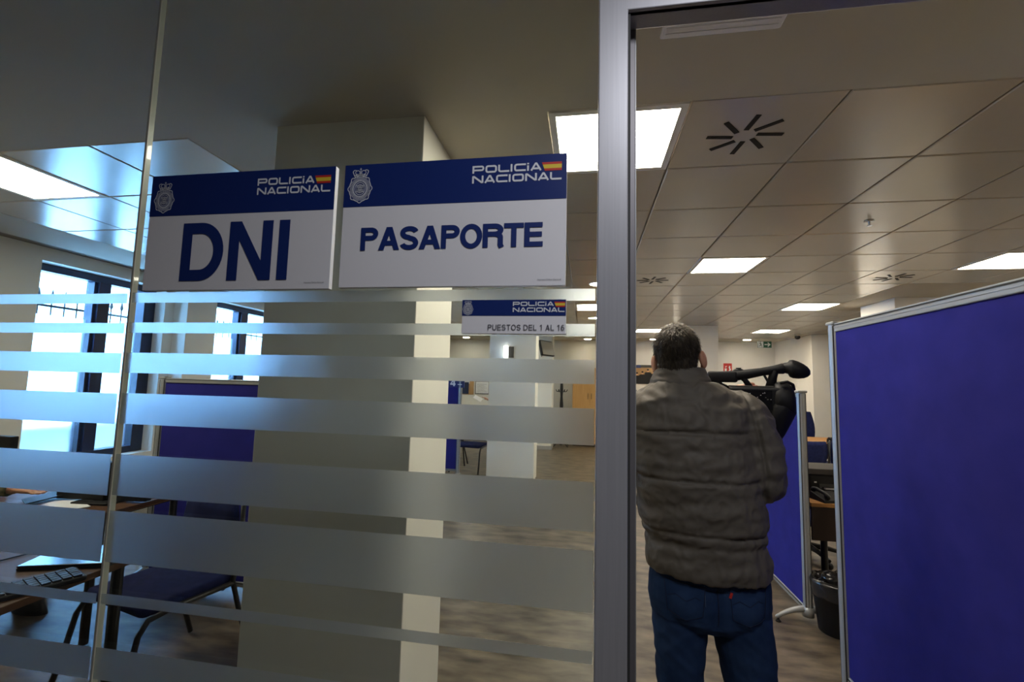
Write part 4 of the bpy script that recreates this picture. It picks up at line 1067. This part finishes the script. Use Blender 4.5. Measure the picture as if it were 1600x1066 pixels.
# handle: long slim arm, thicker front block
q = MB()
q.tube([(-.19, 0, .143), (-.165, 0, .147), (-.12, 0, .150), (-.06, 0, .158), (0, 0, .170), (.05, 0, .180), (.075, 0, .184)], [.018, .023, .023, .021, .017, .018, .022], 14, round_ends=True, flat=1.0)
q.rbox(-.205, -.09, -.024, .024, .124, .170, .012)
q.tube([(.045, 0, .176), (.040, 0, .15), (.030, 0, .104)], [.018, .016, .020], 12); q.tube([(-.075, 0, .150), (-.062, 0, .135), (-.042, 0, .103)], [.014, .011, .013], 10)
q.tube([(.005, 0, .165), (.030, 0, .115)], [.005, .005], 8)
q.obj('handle', 'black', cm_, smooth=True)
MB().ell((-.085, 0, .173), (.022, .012, .010)).cyl((-.085, 0, .175), .010, .011, 14).obj('zoom_rocker', 'black', cm_, smooth=True)
MB().tube([(-.165, 0, .13), (-.160, .0, .110), (-.135, .01, .100)], [.018, .016, .014], 10, round_ends=True).obj('microphone_holder', 'black', cm_, smooth=True)
q = MB(); prof = ((.072, .016, .0), (.082, .021, 0), (.094, .024, 0), (.100, .034, -.002), (.112, .0375, -.004), (.130, .035, -.008), (.148, .029, -.012), (.162, .020, -.015), (.170, .010, -.017))
q.rings([[V((x, r_ * .95 * math.cos(t), .187 + dz + r_ * math.sin(t))) for t in [2 * PI * k / 26 for k in range(26)]] for x, r_, dz in prof])
q.obj('eyecup', 'black', cm_, smooth=True)
q = MB(); q.rings([[V((x, r_ * math.cos(t), .06 + r_ * math.sin(t))) for t in [2 * PI * k / 28 for k in range(28)]] for x, r_ in ((-.12, .040), (-.17, .042), (-.20, .044), (-.205, .050), (-.25, .054), (-.25, .047), (-.21, .040))]); q.obj('lens_barrel', 'black', cm_, smooth=True)
MB().tube([(.06, -.05, .125), (.085, -.045, .13), (.105, -.03, .12), (.112, -.01, .10)], .006, 8).obj('strap', 'black', cm_, smooth=True)

# --- seated person, only hand and cuff reach into the picture
def helper(label, loc, rz, arm, shirt, hairm='hair', sit=True):
    r = root('person', label, 'person', loc, rz)
    I = Matrix.Identity(3); b = MB(); hz = .46 if sit else .84
    b.loft([(0, 0, hz, .15, .10), (0, 0, hz + .2, .13, .09), (0, .01, hz + .45, .165, .10), (0, .01, hz + .52, .12, .08), (0, .01, hz + .57, .05, .05)], 20)
    b.tube([(0, 0, hz + .52), (0, .01, hz + .66)], [.055, .05], 12)
    P = head(b, (0, .01, hz + .60), I)
    b.tube(arm, [.045, .045, .038, .034, .026], 12, round_ends=True)
    b.tube([(-.15, 0, hz + .47), (-.22, .05, hz + .25), (-.15, .28, hz + .28)], [.045, .04, .03], 12, round_ends=True)
    for s in (-1, 1):
        if sit: b.tube([(s * .09, 0, hz + .03), (s * .12, .42, hz + .04), (s * .12, .44, .10)], [.07, .055, .04], 12, round_ends=True)
        else: b.tube([(s * .09, 0, hz + .03), (s * .1, .01, .45), (s * .1, 0, .08)], [.075, .055, .04], 12, round_ends=True)
    F = (V(arm[-1]) - V(arm[-2])).normalized()
    hand(b, arm[-1], F, V((0, 0, 1)) - F * F.z, F.cross(V((0, 0, 1))) * -1, .45)
    o = link('body', remeshed('body', b, .0055, 2), 'skin', r)
    b = MB()
    b.loft([(0, 0, hz + .02, .175, .125), (0, 0, hz + .2, .155, .115), (0, .01, hz + .45, .19, .125), (0, .01, hz + .53, .13, .10), (0, .01, hz + .57, .075, .07)], 24)
    b.tube(arm[:-1] + [V(arm[-2]) + (V(arm[-1]) - V(arm[-2])) * .8], [.065, .06, .054, .05, .042], 14, round_ends=False)
    b.tube([(-.15, 0, hz + .47), (-.22, .05, hz + .25), (-.16, .22, hz + .275)], [.062, .055, .045], 12)
    link('shirt', remeshed('shirt', b, .007, 1, lambda c, n: c + n * .005 * noise.noise(c * 18)), shirt, r)
    b = MB(); b.ell(P(0, -.01, .142), (.080, .098, .092)); b.ell(P(0, -.04, .09), (.066, .055, .07))
    link('hair', remeshed('hair', b, .006, 2), hairm, r)
    b = MB()
    for s in (-1, 1):
        if sit: b.tube([(s * .09, -.02, hz + .03), (s * .12, .42, hz + .03), (s * .12, .45, .13)], [.095, .078, .06], 14, round_ends=True)
        else: b.tube([(s * .09, 0, hz + .06), (s * .1, .01, .45), (s * .1, 0, .1)], [.095, .075, .065], 14)
        MB().loft([(s * .12 if sit else s * .1, .50 if sit else .05, z_, .045, .13 - z_ * .4) for z_ in (0, .03, .06, .09)], 18).obj('shoe', 'shoe', r, smooth=True)
    b.loft([(0, 0, hz - .03, .15, .12), (0, 0, hz + .08, .165, .12)], 20)
    link('trousers', remeshed('trousers', b, .008, 1), 'jeans', r)
    return r
helper('seated person in camouflage cloth reaching a hand over the left desk', (-3.98, 2.38, 0), -PI / 2, [V((.17, 0, .93)), V((.25, .13, .84)), V((.24, .38, .84)), V((.20, .57, .845)), V((.17, .70, .838))], 'camo')
office_chair('office chair of the seated person at the left edge behind the desks', (-3.98, 2.38, 0), -PI / 2, -.08)
helper('person behind the middle pillar holding out white papers', (-1.27, 8.3, 0), PI / 2, [V((.0, .15, 1.31)), V((.06, .20, 1.15)), V((.05, .33, 1.10)), V((.03, .42, 1.15)), V((.02, .50, 1.19))], 'blueshirt', sit=False)
q = MB(); 
for k in range(3): q.box(-.13, .02, -.1, .1, k * .003, k * .003 + .001, Matrix.Rotation(.1 * k, 4, 'Z'))
o = tag(q.obj('paper_sheet', 'paper', loc=(-1.95, 8.33, 1.195)), 'white papers held in the hand beside the middle pillar', 'paper'); o.rotation_euler = (.2, .5, 0)
